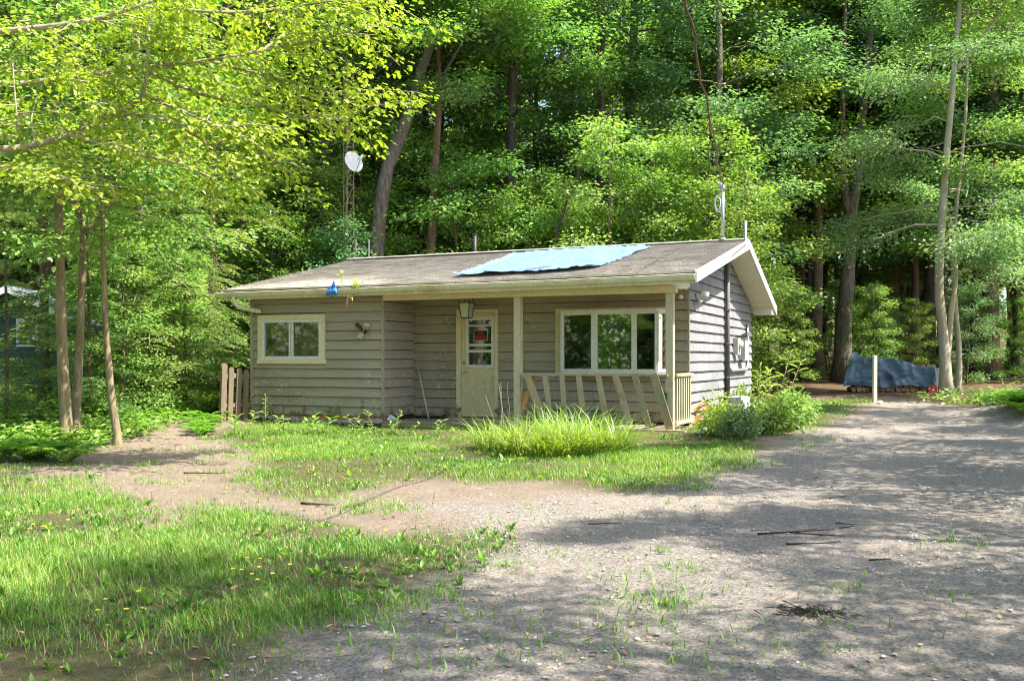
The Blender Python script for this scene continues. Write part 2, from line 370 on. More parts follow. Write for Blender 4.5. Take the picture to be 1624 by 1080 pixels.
def polydist(x, y, poly):                         # signed distance, positive inside
    d = np.full(x.shape, 1e9); n = len(poly)
    for i in range(n):
        a, b = np.array(poly[i]), np.array(poly[(i + 1) % n]); ab = b - a
        t = np.clip(((x - a[0]) * ab[0] + (y - a[1]) * ab[1]) / max(ab @ ab, 1e-9), 0, 1)
        d = np.minimum(d, np.hypot(x - a[0] - t * ab[0], y - a[1] - t * ab[1]))
    return np.where(inpoly(x, y, poly), d, -d)

# ------------------------------------------------------------------ ground
LAWN_FRONT = [gat(*p) for p in [(-260, 705), (30, 745), (120, 765), (190, 800), (250, 832), (330, 812), (420, 815), (520, 842), (600, 855), (690, 845), (800, 852), (826, 868), (740, 900), (700, 925), (660, 955), (560, 985), (430, 1005), (410, 1050), (330, 1090), (300, 1200), (-300, 1200)]]
LAWN_MID = [gat(*p) for p in [(330, 690), (420, 668), (600, 672), (760, 672), (1000, 672), (1120, 655), (1270, 635), (1392, 634), (1340, 662), (1240, 690), (1200, 715), (1165, 732), (1110, 750), (1060, 772), (960, 778), (840, 768), (760, 772), (690, 762), (620, 768), (520, 798), (450, 792), (390, 760), (400, 725)]]
DRIVE = [gat(*p) for p in [(300, 1180), (480, 985), (640, 905), (760, 830), (640, 800), (900, 785), (1070, 775), (1180, 735), (1270, 690), (1400, 640), (1520, 622), (1640, 640), (1750, 700), (1900, 900), (1900, 1180)]]
def zone(x, y):
    n = fbm(x * 1.1, y * 1.1, 1)
    dv = sstep(-.35, .45, polydist(x, y, DRIVE) + n * .25)
    g = sstep(-.25, .5, np.maximum(polydist(x, y, LAWN_FRONT), polydist(x, y, LAWN_MID)) + n * .25)
    lit = np.clip(sstep(-6.2, -7.6, x + .25 * n) * sstep(12, 14, y) + sstep(23.5, 26, y + n * .5) + sstep(9.2, 10.2, x - .02 * (y - 15)) * sstep(10, 14, y), 0, 1)
    return dv, g, lit
def axis(segs):
    r = []
    for a, b, s in segs: r += list(np.arange(a, b - 1e-6, s))
    r.append(segs[-1][1]); return np.array(r)
xs = axis([(-400, -60, 34), (-60, -16, 2.2), (-16, -8, .25), (-8, 10, .11), (10, 18, .25), (18, 60, 2.1), (60, 400, 34)])
ys = axis([(-60, -2, 5.8), (-2, 3, .5), (3, 14, .11), (14, 26, .16), (26, 40, .5), (40, 80, 2), (80, 600, 40)])
GX, GY = np.meshgrid(xs, ys); gzv = gz(GX, GY)
fine = sstep(40, 20, GY) * sstep(30, 14, np.abs(GX))
gzv = gzv + fine * (0.012 * fbm(GX * 3.1, GY * 3.1, 3) + NP.normal(0, .004, GX.shape))
dv, gg, lt = zone(GX, GY)
nx, ny = len(xs), len(ys); idx = np.arange(nx * ny).reshape(ny, nx)
quads = np.stack([idx[:-1, :-1], idx[:-1, 1:], idx[1:, 1:], idx[1:, :-1]], -1).reshape(-1, 4)
isdrive = (dv.ravel()[quads].mean(1) > .5)
def groundmat():
    m, nt, out = new_mat('earth_and_gravel')
    p = node(nt, "ShaderNodeBsdfPrincipled", i_Roughness=.97); p.inputs['Specular IOR Level'].default_value = .1
    def attr(n):
        a = nt.nodes.new("ShaderNodeAttribute"); a.attribute_name = n; return a.outputs['Fac']
    n1 = noise_tex(nt, 2.2, 8, .7); n2 = noise_tex(nt, 22, 6, .7); n3 = noise_tex(nt, 85, 4, .75); n4 = noise_tex(nt, .6, 5, .6)
    soil = mixc(nt, ramp(nt, n1, .3, .7), (.3, .235, .175), (.42, .335, .26))
    soil = mixc(nt, ramp(nt, n2, .55, .7), soil, (.19, .145, .105))
    grav = mixc(nt, ramp(nt, n2, .3, .7), (.3, .265, .23), (.45, .4, .352))
    grav = mixc(nt, ramp(nt, n4, .42, .64), grav, (.45, .385, .32))
    v2 = node(nt, "ShaderNodeTexVoronoi", i_Scale=60.0); tc2 = nt.nodes.new("ShaderNodeTexCoord"); nt.links.new(tc2.outputs['Object'], v2.inputs['Vector']); bw = nt.nodes.new("ShaderNodeRGBToBW"); nt.links.new(v2.outputs['Color'], bw.inputs[0])
    grit = mixc(nt, ramp(nt, bw.outputs[0], .2, .8), (.62, .61, .6), (1.3, 1.3, 1.3)); grav = mixc(nt, .85, grav, grit, 'MULTIPLY'); soil = mixc(nt, .5, soil, grit, 'MULTIPLY')
    grav = mixc(nt, ramp(nt, n3, .6, .72), grav, (.55, .53, .5))
    grav = mixc(nt, ramp(nt, n3, .38, .27), grav, (.12, .11, .1))
    vor = node(nt, "ShaderNodeTexVoronoi", i_Scale=42.0); tc = nt.nodes.new("ShaderNodeTexCoord"); nt.links.new(tc.outputs['Object'], vor.inputs['Vector'])
    peb = mixc(nt, ramp(nt, vor.outputs['Distance'], .30, .22), grav, (.44, .42, .39)); grav = mixc(nt, ramp(nt, n1, .45, .6), grav, peb)
    turf = mixc(nt, ramp(nt, n2, .35, .65), (.12, .12, .045), (.21, .165, .1))
    litc = mixc(nt, ramp(nt, n2, .35, .65), (.1, .065, .04), (.22, .14, .085))
    c = mixc(nt, attr('drive'), soil, grav); c = mixc(nt, attr('lawn'), c, turf); c = mixc(nt, attr('litter'), c, litc)
    nt.links.new(c, p.inputs['Base Color'])
    ad = nt.nodes.new("ShaderNodeMath"); ad.operation = 'ADD'; nt.links.new(n2, ad.inputs[0]); nt.links.new(n3, ad.inputs[1])
    b = node(nt, "ShaderNodeBump", i_Strength=1.0, i_Distance=.05); nt.links.new(ad.outputs[0], b.inputs['Height'])
    nt.links.new(b.outputs[0], p.inputs['Normal']); nt.links.new(p.outputs[0], out.inputs[0]); return m
M['ground'] = groundmat()
def ground_part(name, mask):
    q = quads[mask]; used, inv = np.unique(q, return_inverse=True)
    co = np.stack([GX.ravel(), GY.ravel(), gzv.ravel()], 1)[used]; q = inv.reshape(-1, 4)
    tris = np.concatenate([q[:, [0, 1, 2]], q[:, [0, 2, 3]]])
    me = tri_mesh(name, co, tris, M['ground'], smooth=True)
    for nm, arr in (('drive', dv), ('lawn', gg), ('litter', lt)):
        a = me.attributes.new(nm, 'FLOAT', 'POINT'); a.data.foreach_set("value", arr.ravel()[used].astype(np.float32))
    return tag(link(name, me), kind='structure')
tag(ground_part('ground', ~isdrive), 'bare earth and forest floor around the cottage')
tag(ground_part('driveway', isdrive), 'gravel driveway running past the cottage')

# ------------------------------------------------------------------ cottage
BASE = 0.30
house = thing('cottage', 'small grey brown clapboard cottage with low gable roof and porch', 'house', (O.x, O.y, 0), -TH)
def subtract(rects, hole):
    out = []
    x0, x1, z0, z1 = hole
    for (a, b, c, d) in rects:
        if b <= x0 or a >= x1 or d <= z0 or c >= z1: out.append((a, b, c, d)); continue
        if a < x0: out.append((a, x0, c, d))
        if b > x1: out.append((x1, b, c, d))
        m0, m1 = max(a, x0), min(b, x1)
        if c < z0: out.append((m0, m1, c, z0))
        if d > z1: out.append((m0, m1, z1, d))
    return out
EXP = 0.1845
def boards(parent, plane, fixed, lo, hi, z0, z1, holes, mat, out, lims=None, joints=1):
    """lapped boards on a wall; plane 'b' runs along a at depth b=fixed, 'a' along b at a=fixed; out = +-1 outward sign"""
    k = 0; z = z0
    while z < z1 - .03:
        zt = min(z + EXP, z1)
        rects = [(lo, hi, z, zt)]
        for h in holes: rects = subtract(rects, h)
        for (r0, r1, c, d) in rects:
            if r1 - r0 < .03 or d - c < .02: continue
            cuts = [r0]
            if r1 - r0 > 2.2 and joints: cuts.append(r0 + (r1 - r0) * RND.uniform(.25, .75))
            cuts.append(r1)
            for i in range(len(cuts) - 1):
                x0, x1 = cuts[i] + (.0015 if i else 0), cuts[i + 1] - .0015
                bm = MB(); nseg = max(1, int((x1 - x0) / .7)); prev = None
                full = (abs(c - z) < 1e-6)
                jt = RND.uniform(-.003, .003); pts = []
                for q in range(nseg + 1):
                    x = x0 + (x1 - x0) * q / nseg
                    xb, xt = x, x
                    if lims:
                        l0, h0 = lims(c); l1, h1 = lims(d)
                        xb = min(max(x, l0), h0); xt = min(max(x, l1), h1)
                    w = RND.uniform(-.003, .003); tb = .034 + RND.uniform(-.003, .005); tt = .004
                    zb = c + w + (.010 + jt if full else .002); zz = d
                    ring = [(xb, 0.0, zb), (xb, tb, zb), (xt, tt, zz), (xt, 0.0, zz)]
                    pts.append(ring)
                vs = []
                for ring in pts:
                    for (x, t, zq) in ring:
                        vs.append((x, fixed + out * t, zq) if plane == 'b' else (fixed + out * t, x, zq))
                fs = [(3, 2, 1, 0), tuple(4 * nseg + j for j in range(4))]
                for q in range(nseg):
                    for j in range(4): fs.append((4 * q + j, 4 * q + (j + 1) % 4, 4 * q + 4 + (j + 1) % 4, 4 * q + 4 + j))
                bm.add(vs, fs); bm.build('siding_board', mat, parent); k += 1
        z = zt
def wall(plane, fixed, lo, hi, z0, z1, holes, inward, name='wall', gable=None):
    bm = MB(); rects = [(lo, hi, z0, z1)]
    for h in holes: rects = subtract(rects, h)
    for (r0, r1, c, d) in rects:
        t0, t1 = sorted((fixed, fixed + inward * .11))
        if plane == 'b': bm.box(r0, r1, t0, t1, c, d)
        else: bm.box(t0, t1, r0, r1, c, d)
    if gable:
        t0, t1 = sorted((fixed, fixed + inward * .11))
        bm.prism([(t0, y, z) for (y, z) in gable], (t1 - t0, 0, 0))
    return bm.build(name, M['wall'], house)
ZB, CEIL = .34, 2.76
WIN1 = (-8.59, -6.95, 1.40, 2.38); DOOR = (-4.66, -3.75, .30, 2.47); BOW = (-2.54, -.25, 1.19, 2.45)
# roof planes
ZE, ZR, ZK = 2.93, 3.95, 2.74
BE, BR, BK = -1.55, 3.05, 6.55
def zroof(b): return ZE + (ZR - ZE) * (b - BE) / (BR - BE) if b <= BR else ZR + (ZK - ZR) * (b - BR) / (BK - BR)
RT = .17                                           # roof build-up under the covering
def glims(z):                                      # extent of the gable wall at height z
    lo, hi = 0.0, 6.05
    if zroof(0) - RT < z: lo = BE + (z + RT - ZE) / (ZR - ZE) * (BR - BE)
    if zroof(6.05) - RT < z: hi = BR + (z + RT - ZR) / (ZK - ZR) * (BK - BR)
    m = BR
    return min(lo, m), max(hi, m)
wA = wall('b', -1.2, -8.75, -5.64, ZB, CEIL, [WIN1], 1)
boards(wA, 'b', -1.2, -8.75, -5.64, ZB + .04, CEIL, [WIN1], M['siding'], -1)
wB = wall('a', -5.64, -1.09, -.0, ZB - .05, CEIL, [], -1)
boards(wB, 'a', -5.64, -1.2, -.03, ZB + .04, CEIL, [], M['siding'], 1)
wC = wall('b', 0, -5.53, -.11, ZB - .08, CEIL, [DOOR, BOW], 1)
boards(wC, 'b', 0, -5.64, 0, ZB - .0, CEIL, [DOOR, BOW], M['siding'], -1)
wD = wall('a', 0, 0, 6.05, ZB - .1, 2.6, [], -1, gable=[(0, 2.6), (6.05, 2.6), (6.05, zroof(6.05) - RT), (BR, ZR - RT), (0, zroof(0) - RT)])
boards(wD, 'a', 0, .0, 6.05, ZB + .0, ZR - RT - .02, [], M['siding_gable'], 1, glims)
wE = wall('b', 6.05, -8.75, 0, ZB - .1, 2.6, [], -1)
wF = wall('a', -8.75, -1.2, 6.05, ZB - .1, 2.6, [], 1, gable=[(-1.2, 2.6), (6.05, 2.6), (6.05, zroof(6.05) - RT), (BR, ZR - RT), (-1.2, zroof(-1.2) - RT)])
bm = MB(); bm.box(-.012, .03, -.032, .0, ZB - .02, CEIL); bm.build('corner_trim', M['siding'], house)
bm = MB(); bm.box(-5.66, -5.606, -1.235, -1.18, ZB, CEIL); bm.build('corner_trim', M['siding'], house)
bm = MB(); bm.box(-8.79, -8.72, -1.238, -1.17, ZB, CEIL); bm.build('corner_trim', M['siding'], house)
bm = MB(); bm.box(-8.6, -.12, .12, 5.9, ZB - .04, ZB + .02); bm.build('floor_slab', M['deck'], house)
bm = MB(); bm.box(-8.7, -.02, -1.15, 6.0, CEIL + .002, CEIL + .03); bm.build('ceiling_board', M['interior'], house)
bm = MB(); bm.box(-8.76, -5.62, -1.215, -1.1, .2, ZB + .035); bm.build('rim_board', M['rim'], house)
bm = MB(); bm.box(-.1, .012, .05, 6.0, .15, ZB - .01); bm.build('rim_board', M['greywood'], house)
# roof covering with lapped courses
A0, A1 = -9.22, .5
def course_mesh(front):
    bm = MB(); n = 34 if front else 22
    bs = np.linspace(BE - .03, BR, n + 1) if front else np.linspace(BK + .03, BR, n + 1)
    segs = 24
    for i in range(n):
        b0, b1 = bs[i], bs[i + 1]
        vs = []
        for q in range(segs + 1):
            a = A0 + (A1 - A0) * q / segs
            sag = -.05 * math.sin(math.pi * (a - A0) / (A1 - A0)) * (0.6 if front else 1) - .03 * max(0, (-5 - a) / 4)
            w = RND.uniform(-.004, .004)
            for (b, lift) in ((b0, .015), (b1, .0), (b1, -.02), (b0, -.02)):
                vs.append((a, b + (w if lift > 0 else 0), zroof(b) + lift + sag * (1 - (b - BE) / (BR - BE) * .4)))
        fs = [(0, 1, 2, 3), tuple(4 * segs + j for j in (3, 2, 1, 0))]
        for q in range(segs):
            for j in range(4): fs.append((4 * q + j, 4 * q + 4 + j, 4 * q + 4 + (j + 1) % 4, 4 * q + (j + 1) % 4))
        bm.add(vs, fs)
    return bm
roof = bpy.data.objects.new('roof', None); COL.objects.link(roof); roof.parent = house
course_mesh(True).build('shingle_covering', M['roof'], roof)
course_mesh(False).build('shingle_covering', M['roof'], roof)
bm = MB()
for (b0, b1) in ((BE, BR), (BR, BK)):
    bm.prism([(A0 + .02, b0, zroof(b0) - .03), (A0 + .02, b1, zroof(b1) - .03), (A0 + .02, b1, zroof(b1) - RT + .02), (A0 + .02, b0, zroof(b0) - RT + .02)], (A1 - A0 - .04, 0, 0))
bm.build('roof_deck', M['soffit'], roof)
bm = MB(); bm.beam((A0, BR - .06, ZR + .012), (A1, BR - .06, ZR + .012), .2, .014, (0, 1, .2)); bm.beam((A0, BR + .08, ZR - .01), (A1, BR + .08, ZR - .01), .2, .014, (0, 1, -.35)); bm.build('ridge_cap', M['roof'], roof)
# rake boards (white) and soffits
for aa in (A1, A0):
    for (b0, b1) in ((BE - .02, BR + .005), (BR + .005, BK + .02)):
        bm = MB(); w = .028 if aa > 0 else -.028; zo = -.004 if aa > 0 else -.04
        ex = (lambda b: zroof(min(max(b, BE), BK)))
        bm.prism([(aa, b0, ex(b0) + zo), (aa, b1, ex(b1) + zo), (aa, b1, ex(b1) - .19), (aa, b0, ex(b0) - .19)], (w, 0, 0)); bm.build('rake_board', M['white'], roof)
        if aa > 0:                                # boarded soffit, board by board
            L = b1 - b0; n = int(abs(L) / .11)
            for i in range(n):
                c0, c1 = b0 + L * i / n + .002, b0 + L * (i + 1) / n - .002
                if c0 < BE + .05: continue
                bm = MB(); bm.prism([(aa - .005, c0, zroof(c0) - RT), (aa - .005, c1, zroof(c1) - RT), (aa - .005, c1, zroof(c1) - RT - .012), (aa - .005, c0, zroof(c0) - RT - .012)], (-.475, 0, 0))
                bm.build('soffit_board', M['soffit'], roof)
bm = MB(); bm.prism([(.06, 6.1, ZK - .03), (.06, BK, ZK - .03), (.06, BK, ZK - .2), (.06, 6.1, ZK - .2)], (.42, 0, 0)); bm.build('eave_return', M['soffit'], roof)
# front eave: fascia, gutter, porch ceiling, boxed end
def eave_strip(name, y0, y1, dz0, dz1, mat, a0=A0 + .05, a1=A1 - .002, n=22):
    bm = MB(); vs = []
    for q in range(n + 1):
        a = a0 + (a1 - a0) * q / n; sag = -.05 * math.sin(math.pi * (a - A0) / (A1 - A0)) * .6 - .03 * max(0, (-5 - a) / 4)
        for (y, z) in ((y0, dz0), (y1, dz0), (y1, dz1), (y0, dz1)): vs.append((a, y, ZE + z + sag))
    fs = [(0, 1, 2, 3), tuple(4 * n + j for j in (3, 2, 1, 0))] + [(4 * q + j, 4 * q + 4 + j, 4 * q + 4 + (j + 1) % 4, 4 * q + (j + 1) % 4) for q in range(n) for j in range(4)]
    return bm.add(vs, fs).build(name, mat, roof)
eave_strip('fascia', BE + .02, BE + .045, -.2, -.03, M['gutterpaint'])
eave_strip('drip_edge', BE - .025, BE + .03, -.05, -.022, M['black'])
def gutter():
    bm = MB(); n = 30; prof = [(.015, -.06), (-.075, -.05), (-.085, -.055), (-.075, -.10), (-.045, -.145), (.015, -.15), (.015, -.14), (-.04, -.135), (-.066, -.095), (-.07, -.062), (.01, -.072)]
    k = len(prof); vs = []
    for q in range(n + 1):
        a = A0 - .12 + (A1 + .0 - A0 + .12) * q / n; sag = -.05 * math.sin(math.pi * max(0, (a - A0)) / (A1 - A0)) * .6 - .035 * max(0, (-5 - a) / 4) + RND.uniform(-.004, .004)
        for (y, z) in prof: vs.append((a, BE + y, ZE + z + sag))
    fs = [tuple(range(k)), tuple(n * k + j for j in range(k))[::-1]] + [(k * q + j, k * q + k + j, k * q + k + (j + 1) % k, k * q + (j + 1) % k) for q in range(n) for j in range(k)]
    g = bm.add(vs, fs).build('gutter', M['gutterpaint'], roof)
    p0 = hb(372, 474, BE)[0]
    d = MB(); d.tube([(p0, BE - .03, 2.76), (p0 + .02, BE - .03, 2.62), (p0 + .1, BE + .02, 2.54), (p0 + .38, BE + .24, 2.47), (p0 + .44, BE + .28, 2.46)], .045, 10)
    d.build('downspout', M['gutterpaint'], g, True)
gutter()
bm = MB()
for i in range(14):
    y0 = BE + .05 + i * .118
    if y0 > -.04: break
    b = MB(); b.box(-5.6, -.002, y0, min(y0 + .115, -.001), CEIL + .004 - .028, CEIL + .002); b.build('porch_ceiling_board', M['cream'], house)
bm = MB(); bm.box(A0 + .1, -5.62, BE + .05, -1.21, CEIL - .02, CEIL + .0); bm.build('soffit_panel', M['cream'], house)
bm = MB(); bm.box(-5.6, .1, -1.27, -1.13, CEIL - .15, CEIL - .03); bm.build('porch_beam', M['cream'], house)
bm = MB(); bm.prism([(.0, BE + .06, ZE - .16), (.0, -.005, zroof(0.0) - RT - .014), (.0, -.005, 2.775), (.0, -.7, 2.70), (.0, BE + .06, 2.735)], (.03, 0, 0)); bm.build('eave_end_board', M['soffit'], roof)
# posts, deck, railing
for (pp, w) in (((822, 560), .125), ((1063, 560), .125)):
    a = hb(pp[0], pp[1], -1.2)[0]; bm = MB(); bm.box(a - w / 2, a + w / 2, -1.265, -1.14, .31, CEIL - .15); bm.build('porch_post', M['post'], house)
deck = MB(); deck.box(-5.6, .1, -1.28, -.05, .14, .27); deck = deck.build('porch_deck', M['deck'], house)
for i in range(9):
    y0 = -1.34 + i * .146
    b = MB(); z = .305 + RND.uniform(-.006, .006); b.box(-5.62 + RND.uniform(0, .05), .1 + RND.uniform(0, .05), y0, min(y0 + .138, -.03), .275, z); b.build('deck_board', M['deck'], deck)
b = MB(); b.box(-5.6, .1, -1.335, -1.285, .06, .27); b.build('deck_face', M['deckface'], deck)
b = MB(); b.box(-4.85, -3.5, -.32, -.04, .3, .345); b.build('door_step', M['greywood'], deck)
b = MB(); b.box(-2.4, .3, -1.42, -1.3, .27, .315); b.build('sill_plank', M['greywood'], deck)
rail = bpy.data.objects.new('porch_railing', None); COL.objects.link(rail); rail.parent = house
b = MB(); b.beam((hb(826, 594, -1.27)[0], -1.28, 1.225), (hb(1060, 595, -1.27)[0], -1.28, 1.225), .09, .04); b.build('rail', M['greywood'], rail)
for (x0, x1, yb, w, mt, oc) in ((836, 863, 668, 12, 'greywood', 0), (865, 874, 668, 8.5, 'greywood', 0), (892, 897, 668, 8, 'greywood', 0), (918, 927, 670, 9, 'greywood', 0),
                              (949, 963, 672, 9, 'greywood', 0), (976, 1000, 674, 10, 'greywood', 0), (1007, 1029, 676, 10, 'mosswood', 0), (1037, 1062, 677, 13, 'mosswood', 0)):
    a0, z0 = hb(x0, 596, -1.3); a1, z1 = hb(x1, yb, -1.3)
    b = MB(); b.beam((a0, -1.325 + RND.uniform(-.004, .004), z0 + .03), (a1, -1.32, z1), w * .0107, .024, (1, 0, 0)); b.build('baluster', M[mt], rail)
a0, z0 = hb(851, 597, -1.1); a1, z1 = hb(829, 655, -1.1)
b = MB(); b.beam((a0, -1.2, z0), (a1, -1.2, z1), .09, .03, (1, 0, 0)); b.build('brace', M['orangewood'], rail)
a, z = hb(1059, 640, -1.28); b = MB(); b.prism([(a - .08, -1.3, z + .18), (a + .0, -1.3, z + .18), (a + .0, -1.3, z - .12)], (0, -.015, 0)); b.build('green_offcut', M['greenwood'], rail)
side = [(.06, -1.18), (.06, -.04)]
b = MB(); b.box(.02, .10, -1.16, -.035, 1.2, 1.25); b.build('rail', M['greywood'], rail)
b = MB(); b.box(.03, .09, -1.16, -.035, .38, .44); b.build('rail', M['post'], rail)
for i in range(7):
    y = -1.08 + i * .155; b = MB(); b.box(.045, .08, y - .022, y + .022, .43, 1.21); b.build('spindle', M['post'], rail)
# left window
win = bpy.data.objects.new('window', None); COL.objects.link(win); win.parent = house
x0, x1, z0, z1 = WIN1
def frame(parent, name, x0, x1, z0, z1, w, y0, y1, mat, sill=0):
    for (a, b_, c, d) in ((x0, x0 + w, z0 + w, z1 - w), (x1 - w, x1, z0 + w, z1 - w), (x0 - sill, x1 + sill, z0, z0 + w), (x0, x1, z1 - w, z1)):
        m_ = MB(); m_.box(a, b_, y0, y1, c, d); m_.build(name, mat, parent)
frame(win, 'trim', x0, x1, z0, z1, .085, -1.25, -1.15, M['cream'], .02)
frame(win, 'frame', x0 + .087, x1 - .087, z0 + .087, z1 - .087, .065, -1.235, -1.12, M['white'])
xm = (x0 + x1) / 2 - .02
for (a, b_) in ((xm - .05, xm - .012), (xm + .012, xm + .05)):
    m_ = MB(); m_.box(a, b_, -1.215, -1.17, z0 + .153, z1 - .153); m_.build('meeting_stile', M['white'], win)
for (a, b_, y) in ((x0 + .153, xm - .03, -1.19), (xm + .03, x1 - .153, -1.175)):
    m_ = MB(); m_.box(a, b_, y - .004, y, z0 + .153, z1 - .153); m_.build('pane', M['dimglass'], win)
m_ = MB(); n = 60; cv = []
for i in range(n + 1):
    xx = x0 + .05 + (x1 - x0 - .1) * i / n; yy = -.98 + .018 * math.sin(i * 1.4) + .01 * math.sin(i * .37); cv += [(xx, yy, z0 - .1), (xx, yy, z1 + .05)]
m_.add(cv, [(2 * i, 2 * i + 2, 2 * i + 3, 2 * i + 1) for i in range(n)]); m_.build('curtain', M['curtain'], win)
# door
door = bpy.data.objects.new('door', None); COL.objects.link(door); door.parent = house
x0, x1, z0, z1 = DOOR
for (a, b_, c, d) in ((x0, x0 + .1, .345, z1 - .07), (x1 - .07, x1, .345, z1 - .07), (x0, x1, z1 - .07, z1)):
    m_ = MB(); m_.box(a, b_, -.045, .06, c, d); m_.build('casing', M['cream'], door)
DX0, DX1, DZ0, DZ1 = x0 + .105, x1 - .075, .36, z1 - .075
GX0, GX1, GZ0, GZ1 = -4.43, -3.87, 1.35, 2.29
m_ = MB()
for r in subtract([(DX0, DX1, DZ0, DZ1)], (GX0, GX1, GZ0, GZ1)): m_.box(r[0], r[1], 0, .045, r[2], r[3])
slab = m_.build('door_slab', M['door'], door)
for (a, b_) in ((-4.44, -4.22), (-4.08, -3.87)):
    m_ = MB()
    for (q0, q1, q2, q3) in ((a, a + .025, .68, 1.17), (b_ - .025, b_, .68, 1.17), (a + .025, b_ - .025, .68, .705), (a + .025, b_ - .025, 1.145, 1.17)): m_.box(q0, q1, -.012, 0.002, q2, q3)
    m_.box(a + .05, b_ - .05, -.008, .002, .73, 1.12); m_.build('raised_panel', M['door'], door)
frame(door, 'window_frame', GX0 - .03, GX1 + .03, GZ0 - .03, GZ1 + .03, .06, -.02, .02, M['white'])
for (zz, h) in ((2.15, .03), (1.77, .045), (1.65, .05)):
    m_ = MB(); m_.box(GX0 + .03, GX1 - .03, -.012, .012, zz - h / 2, zz + h / 2); m_.build('muntin', M['white'], door)
m_ = MB(); m_.box(GX0 + .025, GX1 - .025, .014, .018, GZ0 + .025, GZ1 - .025); m_.build('pane', M['glass'], door)
m_ = MB(); m_.tube([(-4.495, -.002, 1.42), (-4.495, -.025, 1.42)], .028, 14); m_.build('lock', M['brass'], door, True)
m_ = MB(); m_.tube([(-4.49, -.002, 1.24), (-4.49, -.05, 1.24)], .022, 12); m_.beam((-4.5, -.055, 1.24), (-4.39, -.055, 1.245), .02, .022); m_.build('handle', M['brass'], door)
# sign in the door glass
def text_mesh(s, size, mat):
    cu = bpy.data.curves.new('t', 'FONT'); cu.body = s; cu.size = size; cu.align_x = 'CENTER'; cu.align_y = 'CENTER'; cu.extrude = .0008; cu.offset = .002
    o = bpy.data.objects.new('t', cu); COL.objects.link(o)
    dg = bpy.context.evaluated_depsgraph_get(); me = bpy.data.meshes.new_from_object(o.evaluated_get(dg))
    bpy.data.objects.remove(o); bpy.data.curves.remove(cu); me.materials.clear(); me.materials.append(mat); return me
sg = thing('warning_sign', 'small black warning sign with red NO TRESPASSING lettering behind the door glass', 'sign', HW(-4.14, .0095, 1.96), -TH)
m_ = MB(); m_.box(-.155, .155, -.0015, .0015, -.105, .105); m_.build('sign_board', M['signblack'], sg)
for (s, zz, sx, sz) in (("NO", .045, .118, .105), ("TRESPASSING", -.045, .052, .125)):
    me = text_mesh(s, 1.0, M['signred']); co = np.empty(len(me.vertices) * 3, np.float32); me.vertices.foreach_get("co", co); co = co.reshape(-1, 3)
    w = np.ptp(co[:, 0]); h = np.ptp(co[:, 1]); tw = .11 if s == "NO" else .265; hh = .075
    cx_, cy_ = (co[:, 0].max() + co[:, 0].min()) / 2, (co[:, 1].max() + co[:, 1].min()) / 2
    nn = np.stack([(co[:, 0] - cx_) * tw / w, -.0035 + (co[:, 2] > 0) * -.0008, (co[:, 1] - cy_) * hh / h + zz], 1)
    me.vertices.foreach_set("co", nn.astype(np.float32).ravel()); me.update(); link('lettering', me, sg)
frame(sg, 'sign_border', -.155, .155, -.105, .105, .009, -.004, -.002, M['white'])
# bow window
bow = bpy.data.objects.new('bow_window', None); COL.objects.link(bow); bow.parent = house
x0, x1, z0, z1 = BOW
frame(bow, 'trim', x0, x1, z0, z1, .1, -.05, .1, M['cream'])
PL = [(-2.43, -.02), (-2.33, -.28), (-1.67, -.30), (-.90, -.30), (-.50, -.28), (-.355, -.02)]
ZW0, ZW1 = 1.235, 2.375
for (zz, h) in ((ZW0 - .02, .035), (ZW1 - .01, .035)):
    m_ = MB(); poly = [(p[0], p[1] - .03, zz) for p in PL]; m_.prism(poly[::-1], (0, 0, h)); m_.build('head_board' if zz > 2 else 'seat_board', M['white'], bow)
for i in range(5):
    p, q = Vector((PL[i][0], PL[i][1], 0)), Vector((PL[i + 1][0], PL[i + 1][1], 0)); d = (q - p).normalized(); L = (q - p).length
    sash = bpy.data.objects.new('sash', None) if False else None
    up = Vector((0, 0, 1)); st = .06 if L > .5 else .035; B0, B1 = ZW0 + .018, ZW1 - .012
    m_ = MB()
    m_.beam(p + d * st / 2 + up * B0, p + d * st / 2 + up * B1, st, .05, d); m_.beam(q - d * st / 2 + up * B0, q - d * st / 2 + up * B1, st, .05, d)
    m_.beam(p + d * st + up * (B0 + .03), q - d * st + up * (B0 + .03), .048, .06, d.cross(up)); m_.beam(p + d * st + up * (B1 - .028), q - d * st + up * (B1 - .028), .048, .056, d.cross(up))
    s_ = m_.build('sash', M['white'], bow)
    g_ = MB(); c0, c1 = p + d * st, q - d * st; nrm = d.cross(up) * .003
    g_.hexa([c0 - nrm + up * (B0 + .06), c1 - nrm + up * (B0 + .06), c1 + nrm + up * (B0 + .06), c0 + nrm + up * (B0 + .06), c0 - nrm + up * (B1 - .056), c1 - nrm + up * (B1 - .056), c1 + nrm + up * (B1 - .056), c0 + nrm + up * (B1 - .056)])
    g_.build('pane', M['mirrorglass'] if i == 2 else M['glass'], s_)
# plain interior seen through the panes
m_ = MB(); m_.box(-5.5, -.15, 3.4, 3.46, ZB, CEIL); m_.build('partition', M['interior'], house)
m_ = MB(); m_.box(-2.55, -2.45, 3.3, 3.39, .4, 2.25); m_.box(-3.3, -3.2, 3.3, 3.39, .4, 2.25); m_.box(-3.3, -2.45, 3.3, 3.39, 2.25, 2.35); m_.build('inner_door_frame', M['white'], house)
m_ = MB(); m_.box(-2.45, -1.5, .6, 1.3, .4, 1.42); m_.build('dark_cabinet', M['darkint'], house)
m_ = MB(); m_.box(-.95, -.45, 1.0, 1.6, .4, 2.1); m_.build('white_cupboard', M['white'], house)
m_ = MB(); m_.box(-.86, -.6, .25, .5, 1.2, 1.32); m_.build('red_box', M['red'], house)
